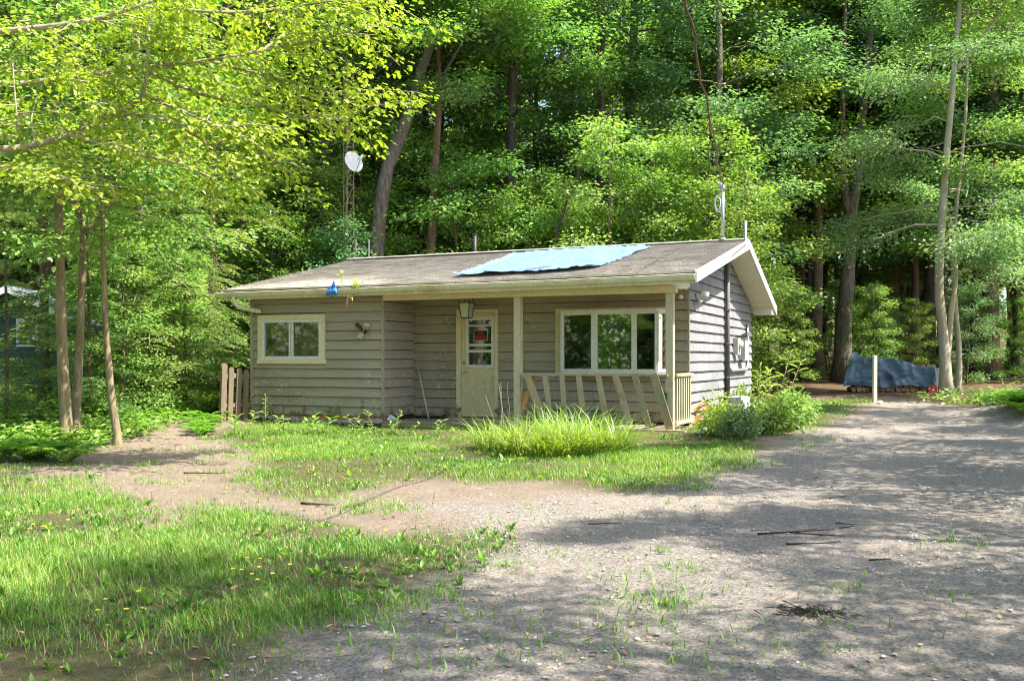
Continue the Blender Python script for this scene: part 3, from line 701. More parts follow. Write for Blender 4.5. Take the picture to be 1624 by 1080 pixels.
# ---- things fixed to or lying on the cottage
def lantern():
    a, z = hb(740, 491, -.55); t = thing('porch_lantern', 'old square porch lantern with milky panes hanging by the door', 'lamp', HW(a, -.55, z - .16), -TH)
    m_ = MB(); w0, w1 = .075, .115; zb, zt = 0.0, .29
    for sx in (-1, 1):
        for sy in (-1, 1): m_.beam((sx * w0, sy * w0, zb), (sx * w1, sy * w1, zt), .014, .014)
    for (z_, w) in ((zb, w0), (zt, w1)):
        for s_ in (-1, 1): m_.beam((-w - .007, s_ * w, z_), (w + .007, s_ * w, z_), .016, .016); m_.beam((s_ * w, -w, z_), (s_ * w, w, z_), .014, .014)
    m_.build('cage', M['black'], t)
    for (sx, sy) in ((0, -1), (1, 0), (0, 1), (-1, 0)):
        def c(w, s): return (s * w * .94 if sx == 0 else sx * w * .96, sy * w * .96 if sx == 0 else s * w * .94)
        m_ = MB(); m_.add([(*c(w0, -1), zb + .01), (*c(w0, 1), zb + .01), (*c(w1, 1), zt - .01), (*c(w1, -1), zt - .01)], [(0, 1, 2, 3)]); m_.build('pane', M['frost'], t)
    m_ = MB()
    for sx in (-1, 1):
        for sy in (-1, 1): m_.tube([(sx * w1, sy * w1, zt), (sx * .09, sy * .09, zt + .07), (sx * .015, sy * .015, zt + .14)], .006, 6)
    m_.tube([(0, 0, zt + .13), (0, 0, zt + .21)], .02, 8); m_.tube([(w1, 0, zt + .02), (w1 + .06, 0, zt + .09), (w1 + .03, 0, zt + .15)], .005, 6)
    m_.tube([(0, 0, zt + .2), (0, 0, CEIL - .03 - (z - .16))], .008, 6); m_.build('hanger', M['black'], t)
lantern()
def flood():
    a, z = hb(577, 524, -1.25); t = thing('flood_light', 'twin flood light with one dark and two pale heads on grey wall', 'lamp', HW(a, -1.225, z), -TH)
    m_ = MB(); m_.tube([(0, 0, 0), (0, -.04, 0)], .06, 14); m_.build('back_plate', M['black'], t, True)
    for (dx, dz, mt, k) in ((-.06, .07, 'black', 0), (.08, .06, 'post', 1), (-.03, -.09, 'post', 2)):
        m_ = MB(); m_.tube([(dx * .2, -.04, dz * .2), (dx * .7, -.07, dz * .7)], .016, 8)
        d = Vector((dx, -.06, dz)).normalized(); p = Vector((dx * .7, -.07, dz * .7)); m_.beam(p, p + d * .12, .1, .07); m_.build('lamp_head', M[mt], t)
flood()
t = thing('spot_light', 'round white spotlight on the sunny gable wall near the eave', 'lamp', HW(.03, *ha(1102, 470, 0)), -TH)
m_ = MB(); m_.tube([(0, 0, 0), (.03, 0, 0)], .06, 12); m_.tube([(.03, 0, 0), (.08, .03, .02)], .02, 8); m_.build('bracket', M['greybox'], t)
m_ = MB(); m_.tube([(.06, .05, .03), (.1, .12, .05), (.14, .2, .04)], [.03, .055, .065], 12); m_.build('lamp_head', M['white'], t, True)
m_ = MB(); m_.tube([(.03, -.06, -.05), (.09, -.1, -.12)], [.02, .05], 10); m_.build('lamp_head', M['greybox'], t, True)
t = thing('eave_light', 'tiny cream lamp holder beside the right porch post', 'lamp', HW(-.12, -.035, 2.62), -TH)
m_ = MB(); m_.tube([(0, 0, 0), (0, -.05, 0)], .035, 10); m_.build('base_plate', M['cream'], t); m_ = MB(); m_.tube([(0, -.05, 0), (.03, -.14, -.02)], [.025, .04], 10); m_.build('lamp_head', M['white'], t, True)
def meter():
    b_, z = ha(1163, 548, 0); t = thing('meter_box', 'pale electric meter box on the gable wall beside dark conduit', 'meter box', HW(.03, b_, z - .2), -TH)
    m_ = MB(); m_.box(0, .1, -.16, .16, .0, .36); m_.build('case', M['greybox'], t); m_ = MB(); m_.tube([(.1, 0, .22), (.17, 0, .22)], .09, 16); m_.build('dial', M['white'], t, True)
    b_, z = ha(1172, 553, 0); t = thing('breaker_box', 'grey breaker box with open lid on the gable wall', 'electrical box', HW(.03, b_ , z - .25), -TH)
    m_ = MB(); m_.box(0, .14, -.2, .2, 0, .5); m_.build('case', M['greybox'], t); m_ = MB(); m_.hexa([(0, -.24, .5), (.2, -.24, .52), (.2, .24, .52), (0, .24, .5), (0, -.24, .52), (.2, -.24, .62), (.2, .24, .62), (0, .24, .52)]); m_.build('lid', M['darkpipe'], t)
    m_ = MB(); m_.box(.02, .1, .21, .36, .12, .4); m_.build('side_box', M['darkpipe'], t)
    b0 = ha(1148, 500, 0)[0]
    t = thing('service_conduit', 'dark upright conduit with clipped cables on the gable wall', 'conduit', HW(.05, b0, .5), -TH)
    top = zroof(b0) - RT - .5; m_ = MB(); m_.tube([(.03, 0, 0.1), (.03, 0, top)], .045, 10); m_.build('pipe', M['darkpipe'], t, True)
    m_ = MB(); m_.tube([(.0, -.11, .15), (.0, -.1, 1.2), (.0, -.12, top - .6), (.0, -.1, top - .1)], .016, 6); m_.tube([(.0, .1, .2), (.0, .09, 1.0), (.0, .08, 1.6)], .02, 6); m_.build('cable', M['black'], t, True)
    for zz in (.6, 1.3, 2.0): m_ = MB(); m_.box(-.01, .085, -.06, .06, zz, zz + .03); m_.build('clip', M['metal'], t)
    b1 = ha(1182, 600, 0)[0]
    t = thing('looped_conduit', 'pale conduit pipe looping below the meter on the gable wall', 'conduit', HW(.05, b1, 1.0), -TH)
    zz = ha(1182, 515, 0)[1] - 1.0; z3 = ha(1176, 585, 0)[1] - 1.0; bl = ha(1150, 585, 0)[0] - b1
    m_ = MB(); m_.tube([(0, 0, zz), (0, 0, z3 + .15), (.01, -.06, z3 + .04), (.02, -.3, z3 - .02), (.02, bl + .3, z3 - .02), (.01, bl + .05, z3 + .05), (0, bl, z3 + .3), (0, bl, z3 + .8)], .035, 8); m_.build('pipe', M['metal'], t, True)
meter()
def roof_z(a, b):
    sag = -.05 * math.sin(math.pi * (a - A0) / (A1 - A0)) * .6 - .03 * max(0, (-5 - a) / 4)
    return zroof(b) + sag * (1 - (b - BE) / (BR - BE) * .4)
def bluetarp():
    # outline on the roof (a, b), rumpled sheet filling it
    top = [(-4.42, 2.15), (-4.2, 2.55), (-3.75, 2.92), (-3.2, 3.02), (-2.6, 3.05), (-2.1, 2.98), (-1.75, 2.75), (-1.38, 2.42)]
    bot = [(-4.15, -1.14), (-3.85, -1.1), (-3.55, -1.18), (-3.2, -1.12), (-2.85, -1.06), (-2.5, -1.14), (-2.15, -1.0), (-1.85, -.92), (-1.5, -.72)]
    nu, nv = 90, 60; vs = []
    def lerp(c, t):
        q = t * (len(c) - 1); i = min(int(q), len(c) - 2); f = q - i; return Vector(c[i]).lerp(Vector(c[i + 1]), f)
    for i in range(nu + 1):
        for j in range(nv + 1):
            p = lerp(bot, i / nu).lerp(lerp(top, i / nu), j / nv); a, b = p
            n1 = mnoise.fractal(Vector((a * 1.6, b * 1.1, 3.1)), 1.0, 2.0, 4); n2 = mnoise.noise(Vector((a * 3.3 + b * 2, b * 5.0, 8)))
            e = min(j / nv, i / nu, 1 - i / nu)
            roll = .05 * math.exp(-((j / nv) / .05) ** 2) * (1 + .6 * mnoise.noise(Vector((a * 1.4, 0, 2)))) + .04 * math.exp(-((i / nu) / .05) ** 2)
            rid = .025 * max(0, 1 - abs(n2) * 6)
            vs.append((a + .05 * mnoise.noise(Vector((a * .9, b * 1.3, 5))), b + .05 * mnoise.noise(Vector((a * 1.3, b * .8, 1))), roof_z(a, min(b, BR)) + .02 + .035 * max(0, n1 + .25) + rid + roll))
    fs = [(i * (nv + 1) + j, (i + 1) * (nv + 1) + j, (i + 1) * (nv + 1) + j + 1, i * (nv + 1) + j + 1) for i in range(nu) for j in range(nv)]
    o = HW(-3, 1, 0); t = MB(); t.add([(x + 3, y - 1, z) for (x, y, z) in vs], fs); t = t.build('roof_tarp', M['bluetarp'], None, True)
    t.location = (o.x, o.y, 0); t.rotation_euler = (0, 0, -TH); tag(t, 'pale blue rumpled tarp lying over the ridge of the roof', 'tarp')
    s = MB(); s.beam((-2.95, -1.0, roof_z(-2.95, -1.0) + .07), (-2.35, -.75, roof_z(-2.35, -.75) + .1), .05, .02); s = s.build('batten', M['greywood']); s.location = (O.x, O.y, 0); s.rotation_euler = (0, 0, -TH)
    tag(s, 'thin loose wooden batten lying on the lower edge of the blue tarp', 'batten')
bluetarp()
def rag():
    a, z = hb(528, 466, BE - .06); m_ = MB(); R = random.Random(3)
    for k in range(7):
        x = -.09 + k * .03; m_.tube([(x * .5, 0, .08), (x, -.05 - R.uniform(0, .03), .0), (x * 1.3, -.075, -.05 - R.uniform(0, .08))], [.02, .035, .012], 6)
    m_.tube([(0, .02, .03), (0, -.01, .1), (.0, 0, .2)], [.05, .04, .008], 7)
    o = m_.build('rag', M['bluecloth'], None, True); o.location = HW(a, BE - .03, z + .05); o.rotation_euler = (0, 0, -TH); tag(o, 'bright blue rag caught on the gutter above the slider window', 'rag')
rag()
def small_plant(name, label, cat, loc, h, nl, seed, mat='weed', L=.09, W=.04, spread=.12, stem='twig', group=None, stems=1):
    r = np.random.RandomState(seed); t = thing(name, label, cat, loc, r.uniform(0, 6), group); m_ = MB(); P, D, N = [], [], []
    for s in range(stems):
        lx, ly = r.normal(0, .28 * spread * stems ** .5, 2) if stems > 1 else (0, 0); tx, ty = lx * 1.8 + r.normal(0, spread * .5), ly * 1.8 + r.normal(0, spread * .5); hh = h * r.uniform(.65, 1.05) if stems > 1 else h
        m_ = MB(); m_.tube([(lx, ly, 0), ((lx * 2 + tx) / 3, (ly * 2 + ty) / 3, hh * .4), (tx, ty, hh)], [.008, .006, .003], 5); m_.build('stem', M[stem], t, True)
        for i in range(nl):
            f = (i + .6) / nl; az = i * 2.4 + r.uniform(-.4, .4); e = r.uniform(.1, .7)
            P.append((lx + (tx - lx) * f, ly + (ty - ly) * f, hh * f)); D.append((math.cos(az), math.sin(az), e - .3 * (1 - f))); N.append((0, 0, 1))
    n = len(P); sz = r.uniform(.6, 1.2, n)
    link('foliage', leaf_mesh('foliage', P, D, N, L * sz, W * sz, r.uniform(.2, 1, n), M[mat], LEAF6), t); return t
a, z = hb(545, 445, BE); small_plant('gutter_seedling', 'small maple seedling sprouting from the gutter, taller one', 'seedling', HW(a - .02, BE - .02, ZE - .12), .38, 9, 5, 'leafyellow', .1, .08, .1)
a, z = hb(566, 450, BE); small_plant('gutter_seedling', 'bushy yellow green seedling in the gutter beside the taller one', 'seedling', HW(a, BE - .02, ZE - .12), .2, 12, 8, 'leafyellow', .09, .07, .08, stems=2)
a, z = hb(551, 474, BE - .08); m_ = MB(); m_.tube([(0, 0, .12), (.02, -.06, .03), (.0, -.08, -.1), (.015, -.08, -.2)], [.012, .02, .015, .008], 6); m_.tube([(.02, -.06, .03), (.12, -.07, .01), (.13, -.08, -.06)], [.015, .02, .01], 6)
o = m_.build('dried_roots', M['orangewood'], None, True); o.location = HW(a, BE - .03, z); o.rotation_euler = (0, 0, -TH); tag(o, 'dried brown roots dangling over the gutter edge', 'roots')
# broom handle leaning in the recess, clutter on the porch
p0, p1 = hb(682, 662, -.35), hb(664, 582, -.02); m_ = MB(); m_.tube([Vector((p0[0], -.4, .31)), Vector((p1[0], -.06, p1[1]))], .016, 8)
o = m_.build('broom_handle', M['whitepost'], None, True); o.location = (O.x, O.y, 0); o.rotation_euler = (0, 0, -TH); tag(o, 'thin pale broom handle leaning in the porch corner', 'pole')
a, z = hb(705, 661, -.3); m_ = MB(); m_.tube([(0, 0, 0), (0, 0, .09), (0, 0, .1)], [.06, .055, .03], 12); o = m_.build('black_pot', M['black'], None, True); o.location = HW(a, -.3, .31); tag(o, 'small black pot standing on the porch boards left of the door', 'pot')
a, z = hb(622, 662, -1.1); m_ = MB(); m_.tube([(-.1, 0, .02), (-.03, .02, .05), (.03, -.02, .035), (.1, .01, .02)], [.02, .055, .045, .015], 8, jag=.3); o = m_.build('crumpled_bag', M['paletarp'], None); o.location = HW(a, -1.1, .31); tag(o, 'crumpled white bag on the porch edge', 'bag')
# roof mast with weatherhead, coil and cable
def mast():
    b0, zt = ha(1150, 305, .02); p = HW(.0, BR - .12, ZR); t = thing('service_mast', 'grey metal service mast with coiled wire standing on the ridge', 'mast', p, -TH)
    h = 4.98 - ZR; m_ = MB(); m_.tube([(0, 0, -.02), (0, 0, h)], .034, 12); m_.build('pipe', M['metal'], t, True)
    m_ = MB(); m_.tube([(0, 0, -.03), (0, 0, .05)], [.11, .06], 12); m_.build('boot', M['darkpipe'], t, True)
    m_ = MB(); m_.tube([(0, 0, h - .02), (0, 0, h + .08), (-.05, 0, h + .13), (-.1, 0, h + .08)], [.045, .05, .045, .03], 10); m_.build('weatherhead', M['metal'], t, True)
    m_ = MB()
    for k in range(3): m_.tube([(-.07 - .05 * math.sin(q * .52) * (1 + .3 * k) - .02, .03 * k - .04, h - .26 + (.13 + .03 * k) * math.cos(q * .52)) for q in range(13)], .009, 5)
    m_.build('wire_coil', M['paletarp'], t, True)
    q = HW(.42, BR - .3, zroof(BR - .3)); t2 = thing('brace_pipe', 'short grey pipe stub bracing over the white rake at the gable peak', 'pipe', q, -TH)
    m_ = MB(); m_.tube([(.06, .1, .42), (.06, .1, .02), (.1, -.2, -.08), (.1, -1.5, -.42), (.06, -1.75, -.55)], .03, 8); m_.build('pipe', M['metal'], t2, True)
    e = p + Vector((0, 0, h + .1)); pts = []
    s0, s1 = e, at(1085, -12, 9.0)
    for i in range(26):
        f = i / 25; w = s0.lerp(s1, f); w.x += .02 * math.sin(f * 23) + .012 * math.sin(f * 51); pts.append(w)
    for f in (.3, .7, 1.0): pts.append(s1 + (s1 - s0) * .5 * f)
    c = MB(); c.tube(pts, .014, 6); o = c.build('overhead_cable', M['barkbrown'], None, True); tag(o, 'long brown overhead cable rising from the roof mast', 'cable')
mast()
sp = HW(-5.78, BR + .4, 3.3); m_ = MB(); m_.tube([(0, 0, 0), (0, 0, 1.12)], .05, 12); m_.tube([(0, 0, 1.1), (0, 0, 1.13)], .06, 12); o = m_.build('stove_pipe', M['black'], None, True)
o.location = HW(hb(753, 400, BR + .5)[0], BR + .5, 3.35); tag(o, 'thin black stove pipe rising behind the roof ridge', 'stove pipe')
# rubbish by the right porch corner, stump in the weeds, foundation stones
def clutter():
    x, y = gat(1100, 672); z = gzs(x, y); t = thing('orange_crate_scrap', 'broken faded orange boards leaning by the porch corner', 'scrap', (x, y, z), -.5)
    for (p, q, w) in (((-.18, .1, .05), (.1, .15, .32), .16), ((.0, -.05, .0), (.25, .1, .3), .14), ((-.1, .12, .22), (.2, .2, .36), .1)):
        m_ = MB(); m_.beam(p, q, w, .03); m_.build('board', M['orange'], t)
    m_ = MB(); m_.tube([(-.3, -.1, .03), (-.2, -.1, .1), (.0, -.08, .28), (.18, -.02, .42), (.28, .06, .38), (.3, .1, .25)], .018, 6); o = m_.build('yellow_hose', M['yellow'], None, True); o.location = (x, y, z); tag(o, 'short yellow hose looped over the orange scrap', 'hose')
    x, y = gat(1186, 672); z = gzs(x, y); R = random.Random(4)
    m_ = MB(); m_.tube([(0, 0, -.05), (.01, 0, .22), (.0, .02, .45), (.0, .02, .47)], [.21, .18, .17, .13], 14, jag=.12, rnd=R); o = m_.build('bleached_stump', M['bleached'], None); o.location = (x, y + .6, z); tag(o, 'bleached whitish stump half hidden by the weeds at the gable', 'stump')
clutter()
def rock(name, mat, loc, r, seed, label=None, cat='stone', group=None, flat=.7, n=2):
    R = random.Random(seed); m_ = MB(); k = 7; vs = [(0, 0, -r * flat)]
    for (h, s) in ((-.45, .8), (.1, 1.0), (.6, .7)):
        for j in range(k):
            t = 6.283 * (j + R.uniform(-.25, .25)) / k; q = r * s * R.uniform(.75, 1.15); vs.append((q * math.cos(t) * 1.25, q * math.sin(t), h * r * flat + R.uniform(-.1, .1) * r))
    vs.append((0, 0, r * flat)); fs = [(0, 1 + (j + 1) % k, 1 + j) for j in range(k)] + [(1 + k * i + j, 1 + k * i + (j + 1) % k, 1 + k * (i + 1) + (j + 1) % k, 1 + k * (i + 1) + j) for i in range(2) for j in range(k)] + [(1 + 2 * k + j, 1 + 2 * k + (j + 1) % k, 1 + 3 * k) for j in range(k)]
    m_.add(vs, fs); o = m_.build(name, mat); o.location = loc; o.rotation_euler = (0, 0, R.uniform(0, 6))
    if label: tag(o, label, cat, group)
    return o
for i in range(20):
    a = -8.65 + i * .155 + RND.uniform(-.03, .03); p = HW(a, -1.28 - RND.uniform(0, .08), 0); z = gzs(p.x, p.y)
    rock('foundation_stone', M['stone'], (p.x, p.y, z + .07), RND.uniform(.08, .13), 50 + i, 'grey mossy stone in the row under the slider window wall', 'stone', 'stones along the foundation')
for i in range(5):
    x, y = gat(1112 + i * 7, 690 - (i % 3) * 5); rock('pale_stone', M['pebble'], (x, y, gzs(x, y) + .03), .06 + .02 * (i % 3), 90 + i, 'pale stone beside the orange scrap at the porch corner', 'stone', 'pale stones at the porch corner')
# ------------------------------------------------------------------ picket fence
def fence():
    p0 = at(350, 0, 18.9); p0 = Vector((p0.x, p0.y, 0)); p1 = at(397, 0, 19.6); d = Vector((p1.x, p1.y, 0)) - p0
    t = thing('picket_fence', 'short brown picket fence of four boards beside the left wall', 'fence', (p0.x, p0.y, gzs(p0.x, p0.y))); z0 = t.location.z
    ang = math.atan2(d.y, d.x); t.rotation_euler = (0, 0, ang)
    for i, (h, w) in enumerate(((1.18, .135), (1.1, .125), (1.08, .125), (1.05, .125))):
        x = .02 + i * .205; ln = RND.uniform(-.02, .03) + .03
        m_ = MB(); rr = w / 2; prof = [(x - rr, 0, -.02), (x + rr, 0, -.02), (x + rr + ln, 0, h - .06), (x + rr * .6 + ln, 0, h - .01), (x + ln, 0, h), (x - rr * .6 + ln, 0, h - .01), (x - rr + ln, 0, h - .06)]
        m_.prism(prof, (0, -.028 if i else -.05, 0)); m_.build('picket', M['picket'], t)
    for zz in (.3, .88): m_ = MB(); m_.box(-.02, d.length, .004, .04, zz, zz + .08); m_.build('rail', M['picket'], t)
fence()

# ------------------------------------------------------------------ tower, dish, ladder behind the cottage
def tower():
    Y = 26.0; b = at(552, 560, Y); g = gzs(b.x, Y); t = thing('lattice_tower', 'slim rusty lattice antenna tower rising behind the roof', 'tower', (b.x, Y, g)); r = .16; Hh = 9.0
    L = [Vector((r * math.cos(q), r * math.sin(q), 0)) for q in (.5, 2.6, 4.7)]
    for k, v in enumerate(L):
        m_ = MB(); m_.tube([v, v + Vector((0, 0, 4.6))], .016, 6); m_.build('leg', M['palesteel'], t); m_ = MB(); m_.tube([v + Vector((0, 0, 4.6)), v * .9 + Vector((0, 0, Hh))], .015, 6); m_.build('leg', M['rust'], t)
    n = 18
    for i in range(n):
        z = .3 + i * .5; mt = M['palesteel'] if z < 4.6 else M['rust']; m_ = MB()
        for k in range(3):
            a, c = L[k], L[(k + 1) % 3]; m_.tube([a + Vector((0, 0, z)), c + Vector((0, 0, z))], .013, 5); m_.tube([a + Vector((0, 0, z)), c + Vector((0, 0, z + .5))], .008, 4)
        m_.build('rung', mt, t)
    dz = CZ + (569 - 261) * Y / F - g; e = thing('satellite_dish', 'white satellite dish with feed arm on the lattice tower', 'satellite dish', (b.x + .16, Y - .22, g + dz), 0)
    # reflector: shallow bowl facing right and to the viewer
    nr, na = 6, 28; ax = Vector((.62, -.72, .32)).normalized(); sx = ax.cross(Vector((0, 0, 1))).normalized(); sy = sx.cross(ax); vs, fs = [], []
    for side in (0, 1):
        for i in range(nr + 1):
            q = .27 * i / nr
            for j in range(na): w = 6.2832 * j / na; vs.append(sx * (q * math.cos(w)) + sy * (q * 1.12 * math.sin(w)) + ax * (q * q * .9 - .012 * side))
    K = (nr + 1) * na
    for side in (0, 1):
        for i in range(nr):
            for j in range(na):
                f = (side * K + i * na + j, side * K + i * na + (j + 1) % na, side * K + (i + 1) * na + (j + 1) % na, side * K + (i + 1) * na + j); fs.append(f if side == 0 else f[::-1])
    for j in range(na): fs.append((nr * na + j, nr * na + (j + 1) % na, K + nr * na + (j + 1) % na, K + nr * na + j))
    m_ = MB(); m_.add(vs, fs); m_.build('reflector', M['white'], e, True)
    tip = ax * .38 - sy * .08 + sx * .0; m_ = MB(); m_.tube([-sy * .29, -sy * .3 + ax * .1, tip], .014, 6); m_.build('feed_arm', M['metal'], e); m_ = MB(); m_.tube([tip, tip + (-ax * .1 + sy * .05)], [.05, .035], 10); m_.beam(tip, tip + Vector((.07, 0, .1)), .08, .06); m_.build('receiver', M['white'], e)
    m_ = MB(); m_.tube([-ax * .02, -ax * .12, Vector((-.14, .18, -.22))], .025, 8); m_.build('mount', M['metal'], e)
    Y2 = 24.7; q = at(571, 400, Y2); t = thing('ladder', 'top of a pale aluminium ladder leaning on the back roof edge', 'ladder', (q.x, Y2, 0)); ln = Vector((.16, -.5, 0))
    for sgn in (-1, 1): m_ = MB(); m_.beam(Vector((sgn * .17 - .1, .9, gzs(q.x, Y2 + .9))), Vector((sgn * .17 + .06, 0, 4.55)), .075, .03, (0, 1, 0)); m_.build('rail', M['metal'], t)
    for i in range(12):
        f = .06 + i * .08; p = Vector((-.1, .9, gzs(q.x, Y2 + .9))).lerp(Vector((.06, 0, 4.55)), f); m_ = MB(); m_.tube([p - Vector((.17, 0, 0)), p + Vector((.17, 0, 0))], .018, 6); m_.build('rung', M['metal'], t)
tower()
# ------------------------------------------------------------------ green cabin at the far left
def cabin():
    Y = 25.5; c = at(66, 640, Y); t = thing('green_cabin', 'dark green clapboard cabin with blue grey metal roof among the trees', 'cabin', (c.x - 1.45, Y, gzs(c.x, Y)), .12)
    w, d, h, pk = 2.55, 3.2, 1.95, 2.95
    m_ = MB(); m_.prism([(-w / 2, 0, 0), (w / 2 + 1.2, 0, 0), (w / 2 + 1.2, 0, h), (.65, 0, pk), (-w / 2, 0, h - .4)], (0, d, 0)); wl = m_.build('wall', M['greenwood'], t)
    for i in range(13):
        z = .05 + i * .19; x0 = -w / 2; x1 = w / 2 + 1.2
        if z > h - .4: x0 = -w / 2 + (z - h + .4) / (pk - h + .4) * (.65 + w / 2)
        if z > h: x1 = w / 2 + 1.2 - (z - h) / (pk - h) * (w / 2 + .55)
        if x1 - x0 < .3: break
        m_ = MB(); m_.hexa([(x0, -.025, z), (x1, -.025, z), (x1, 0, z), (x0, 0, z), (x0, -.006, z + .185), (x1, -.006, z + .185), (x1, 0, z + .185), (x0, 0, z + .185)]); m_.build('siding_board', M['greenwood'], wl)
    for (p, q) in (((-w / 2 - 1.3, 1.28), (.65, pk + .03)), ((.65, pk + .03), (w / 2 + 1.6, h - .1))):
        m_ = MB(); m_.prism([(p[0], -.4, p[1]), (q[0], -.4, q[1]), (q[0], -.4, q[1] + .05), (p[0], -.4, p[1] + .05)], (0, d + .8, 0))
        for k in range(12):
            y = -.38 + k * .34; m_.beam((p[0], y, p[1] + .06), (q[0], y, q[1] + .06), .03, .04)
        m_.build('roof', M['cabinroof'], t)
    m_ = MB(); m_.beam((-w / 2 - 1.3, -.42, 1.25), (.65, -.42, pk), .04, .14, (0, 1, 0)); m_.beam((.65, -.42, pk), (w / 2 + 1.6, -.42, h - .12), .04, .14, (0, 1, 0)); m_.build('rake_board', M['paletarp'], t)
    wd = MB(); wd.box(.75, 1.3, -.04, .02, 1.45, 2.2); wd = wd.build('window', M['paletarp'], t); m_ = MB(); m_.box(.82, 1.23, -.05, -.045, 1.52, 2.13); m_.build('pane', M['mirrorglass'], wd)
    wd = MB(); wd.box(-.8, -.2, -.04, .02, .5, 1.25); wd = wd.build('window', M['paletarp'], t); m_ = MB(); m_.box(-.73, -.27, -.05, -.045, .57, 1.18); m_.build('pane', M['mirrorglass'], wd)
cabin()

# ------------------------------------------------------------------ woodpile, post
def woodpile():
    Y = 27.6; x0, x1 = at(1346, 0, Y).x, at(1486, 0, Y).x; R = random.Random(8); metas = []
    for v in range(3):
        m_ = MB(); n = 10; ring = [(1 + R.uniform(-.14, .14)) for _ in range(n)]; vs = []
        for y in (-.2, .2):
            for j in range(n): q = 6.2832 * j / n; vs.append((.075 * ring[j] * math.cos(q), y, .075 * ring[j] * math.sin(q)))
        m_.add(vs, [(j, (j + 1) % n, n + (j + 1) % n, n + j) for j in range(n)]); m_.m = 1; m_.add(vs, [tuple(range(n)), tuple(range(n, 2 * n))[::-1]]); metas.append(m_.mesh('log', [M['barkbrown'], M['logend']]))
    def log(x, z, s):
        o = link('firewood_log', R.choice(metas), None, (x, Y + R.uniform(-.04, .04), z)); o.rotation_euler = (0, R.uniform(0, 6), 0); o.scale = (s, 1, s)
        tag(o, 'cut firewood log stacked under the navy tarp', 'log', 'firewood logs in the covered stack')
    n = 17
    for r in range(3):
        for i in range(n):
            x = x0 + .08 + (x1 - x0 - .16) * (i + .5 * (r % 2)) / n; log(x, gzs(x, Y) + .075 + r * .132, R.uniform(.85, 1.1))
    for r in range(3, 6):
        for i in range(3):
            x = x1 - .1 - i * .15 - .07 * (r % 2); log(x, gzs(x, Y) + .075 + r * .132, R.uniform(.85, 1.05))
    # sheet: over the front, top and down the back
    nu, nv = 80, 40; vs = []
    xl, xr = x0 - .12, at(1477, 0, Y).x
    for i in range(nu + 1):
        f = i / nu; x = xl + (xr - xl) * f; tops = at(0, 559 + 22 * f ** .8 + 3 * math.sin(f * 9), Y).z
        bots = at(0, 612 - 2 * math.sin(f * 12), Y).z
        if f > .86: bots += (f - .86) * .6
        for j in range(nv + 1):
            v = j / nv
            if v < .62: z = bots + (tops - bots) * v / .62; y = Y - .40 + .07 * (v / .62)
            elif v < .78: w = (v - .62) / .16; z = tops + .02 * math.sin(w * 3.14); y = Y - .33 + .6 * w
            else: w = (v - .78) / .22; z = tops - (tops - bots) * w * .8; y = Y + .27 + .08 * w
            sag = mnoise.fractal(Vector((x * 1.3 + z * .8, z * 2.2 - x * .6, y)), 1, 2, 4); crease = abs(mnoise.noise(Vector((x * 2.6 + z * 1.1, z * .7 - x * .9, 4))))
            hang = math.sin(f * math.pi * 3 + .5) ** 2
            y -= .05 * sag + .02 * mnoise.noise(Vector((x * 7, z * 9, 3))) + .13 * max(0, .3 - crease) * 2 - .10 * hang * (1 - v); vv = min(v / .62, 1); xx = x + (1 - f) ** 4 * (-.2 * (1 - vv) + .1 * vv + (.34 * min(1, (v - .62) / .16) if v > .62 else 0))
            vs.append((xx - (x0 + x1) / 2, y - Y, z))
    fs = [(i * (nv + 1) + j, (i + 1) * (nv + 1) + j, (i + 1) * (nv + 1) + j + 1, i * (nv + 1) + j + 1) for i in range(nu) for j in range(nv)]
    m_ = MB(); m_.add(vs, fs); o = m_.build('woodpile_tarp', M['navytarp'], None, True); o.location = ((x0 + x1) / 2, Y, 0); tag(o, 'wrinkled navy blue tarp draped over the firewood stack', 'tarp')
    xc = at(1477, 0, Y).x; vs = []
    for i in range(9):
        for j in range(17):
            vs.append((-.1 + .2 * i / 8 + .015 * math.sin(j), -.55 + .03 * math.sin(i * 1.7 + j * .5) + .05 * (1 - j / 16), .62 - 0.0 + (1.28 - .66) * j / 16))
    m_ = MB(); m_.add(vs, [(i * 17 + j, (i + 1) * 17 + j, (i + 1) * 17 + j + 1, i * 17 + j + 1) for i in range(8) for j in range(16)]); o = m_.build('hanging_sheet', M['paletarp'], None, True); o.location = (xc, Y, 0); tag(o, 'narrow pale sheet hanging at the right end of the woodpile', 'sheet')
    m_ = MB(); m_.box(-.12, .12, -.06, .06, 0, .14); o = m_.build('red_can', M['red']); o.location = (at(1474, 0, Y).x, Y - .34, .78); 
    m_.tube([(-.08, 0, .14), (-.08, 0, .18), (.08, 0, .18), (.08, 0, .14)], .012, 6); bpy.data.objects.remove(o); m2 = m_.build('fuel_can', M['red']); m2.location = (at(1466, 0, Y).x, Y - .5, gzs(9.5, Y) + .02); tag(m2, 'small red can at the right end of the woodpile', 'can')
    x, y = gat(1387, 638); t = MB(); t.hexa([(-.045, -.035, -.1), (.045, -.035, -.1), (.045, .035, -.1), (-.045, .035, -.1), (-.043, -.035, 1.09), (.039, -.035, 1.11), (.039, .035, 1.11), (-.043, .035, 1.09)]); t = t.build('marker_post', M['whitepost']); t.location = (x, y, gzs(x, y)); t.rotation_euler = (0, .01, .2)
    tag(t, 'weathered white wooden post standing at the end of the grass', 'post')
    x, y = gat(1396, 641); rock('white_stone', M['paletarp'], (x, y, gzs(x, y) + .04), .07, 7, 'white stone lying at the foot of the white post', 'stone')
woodpile()

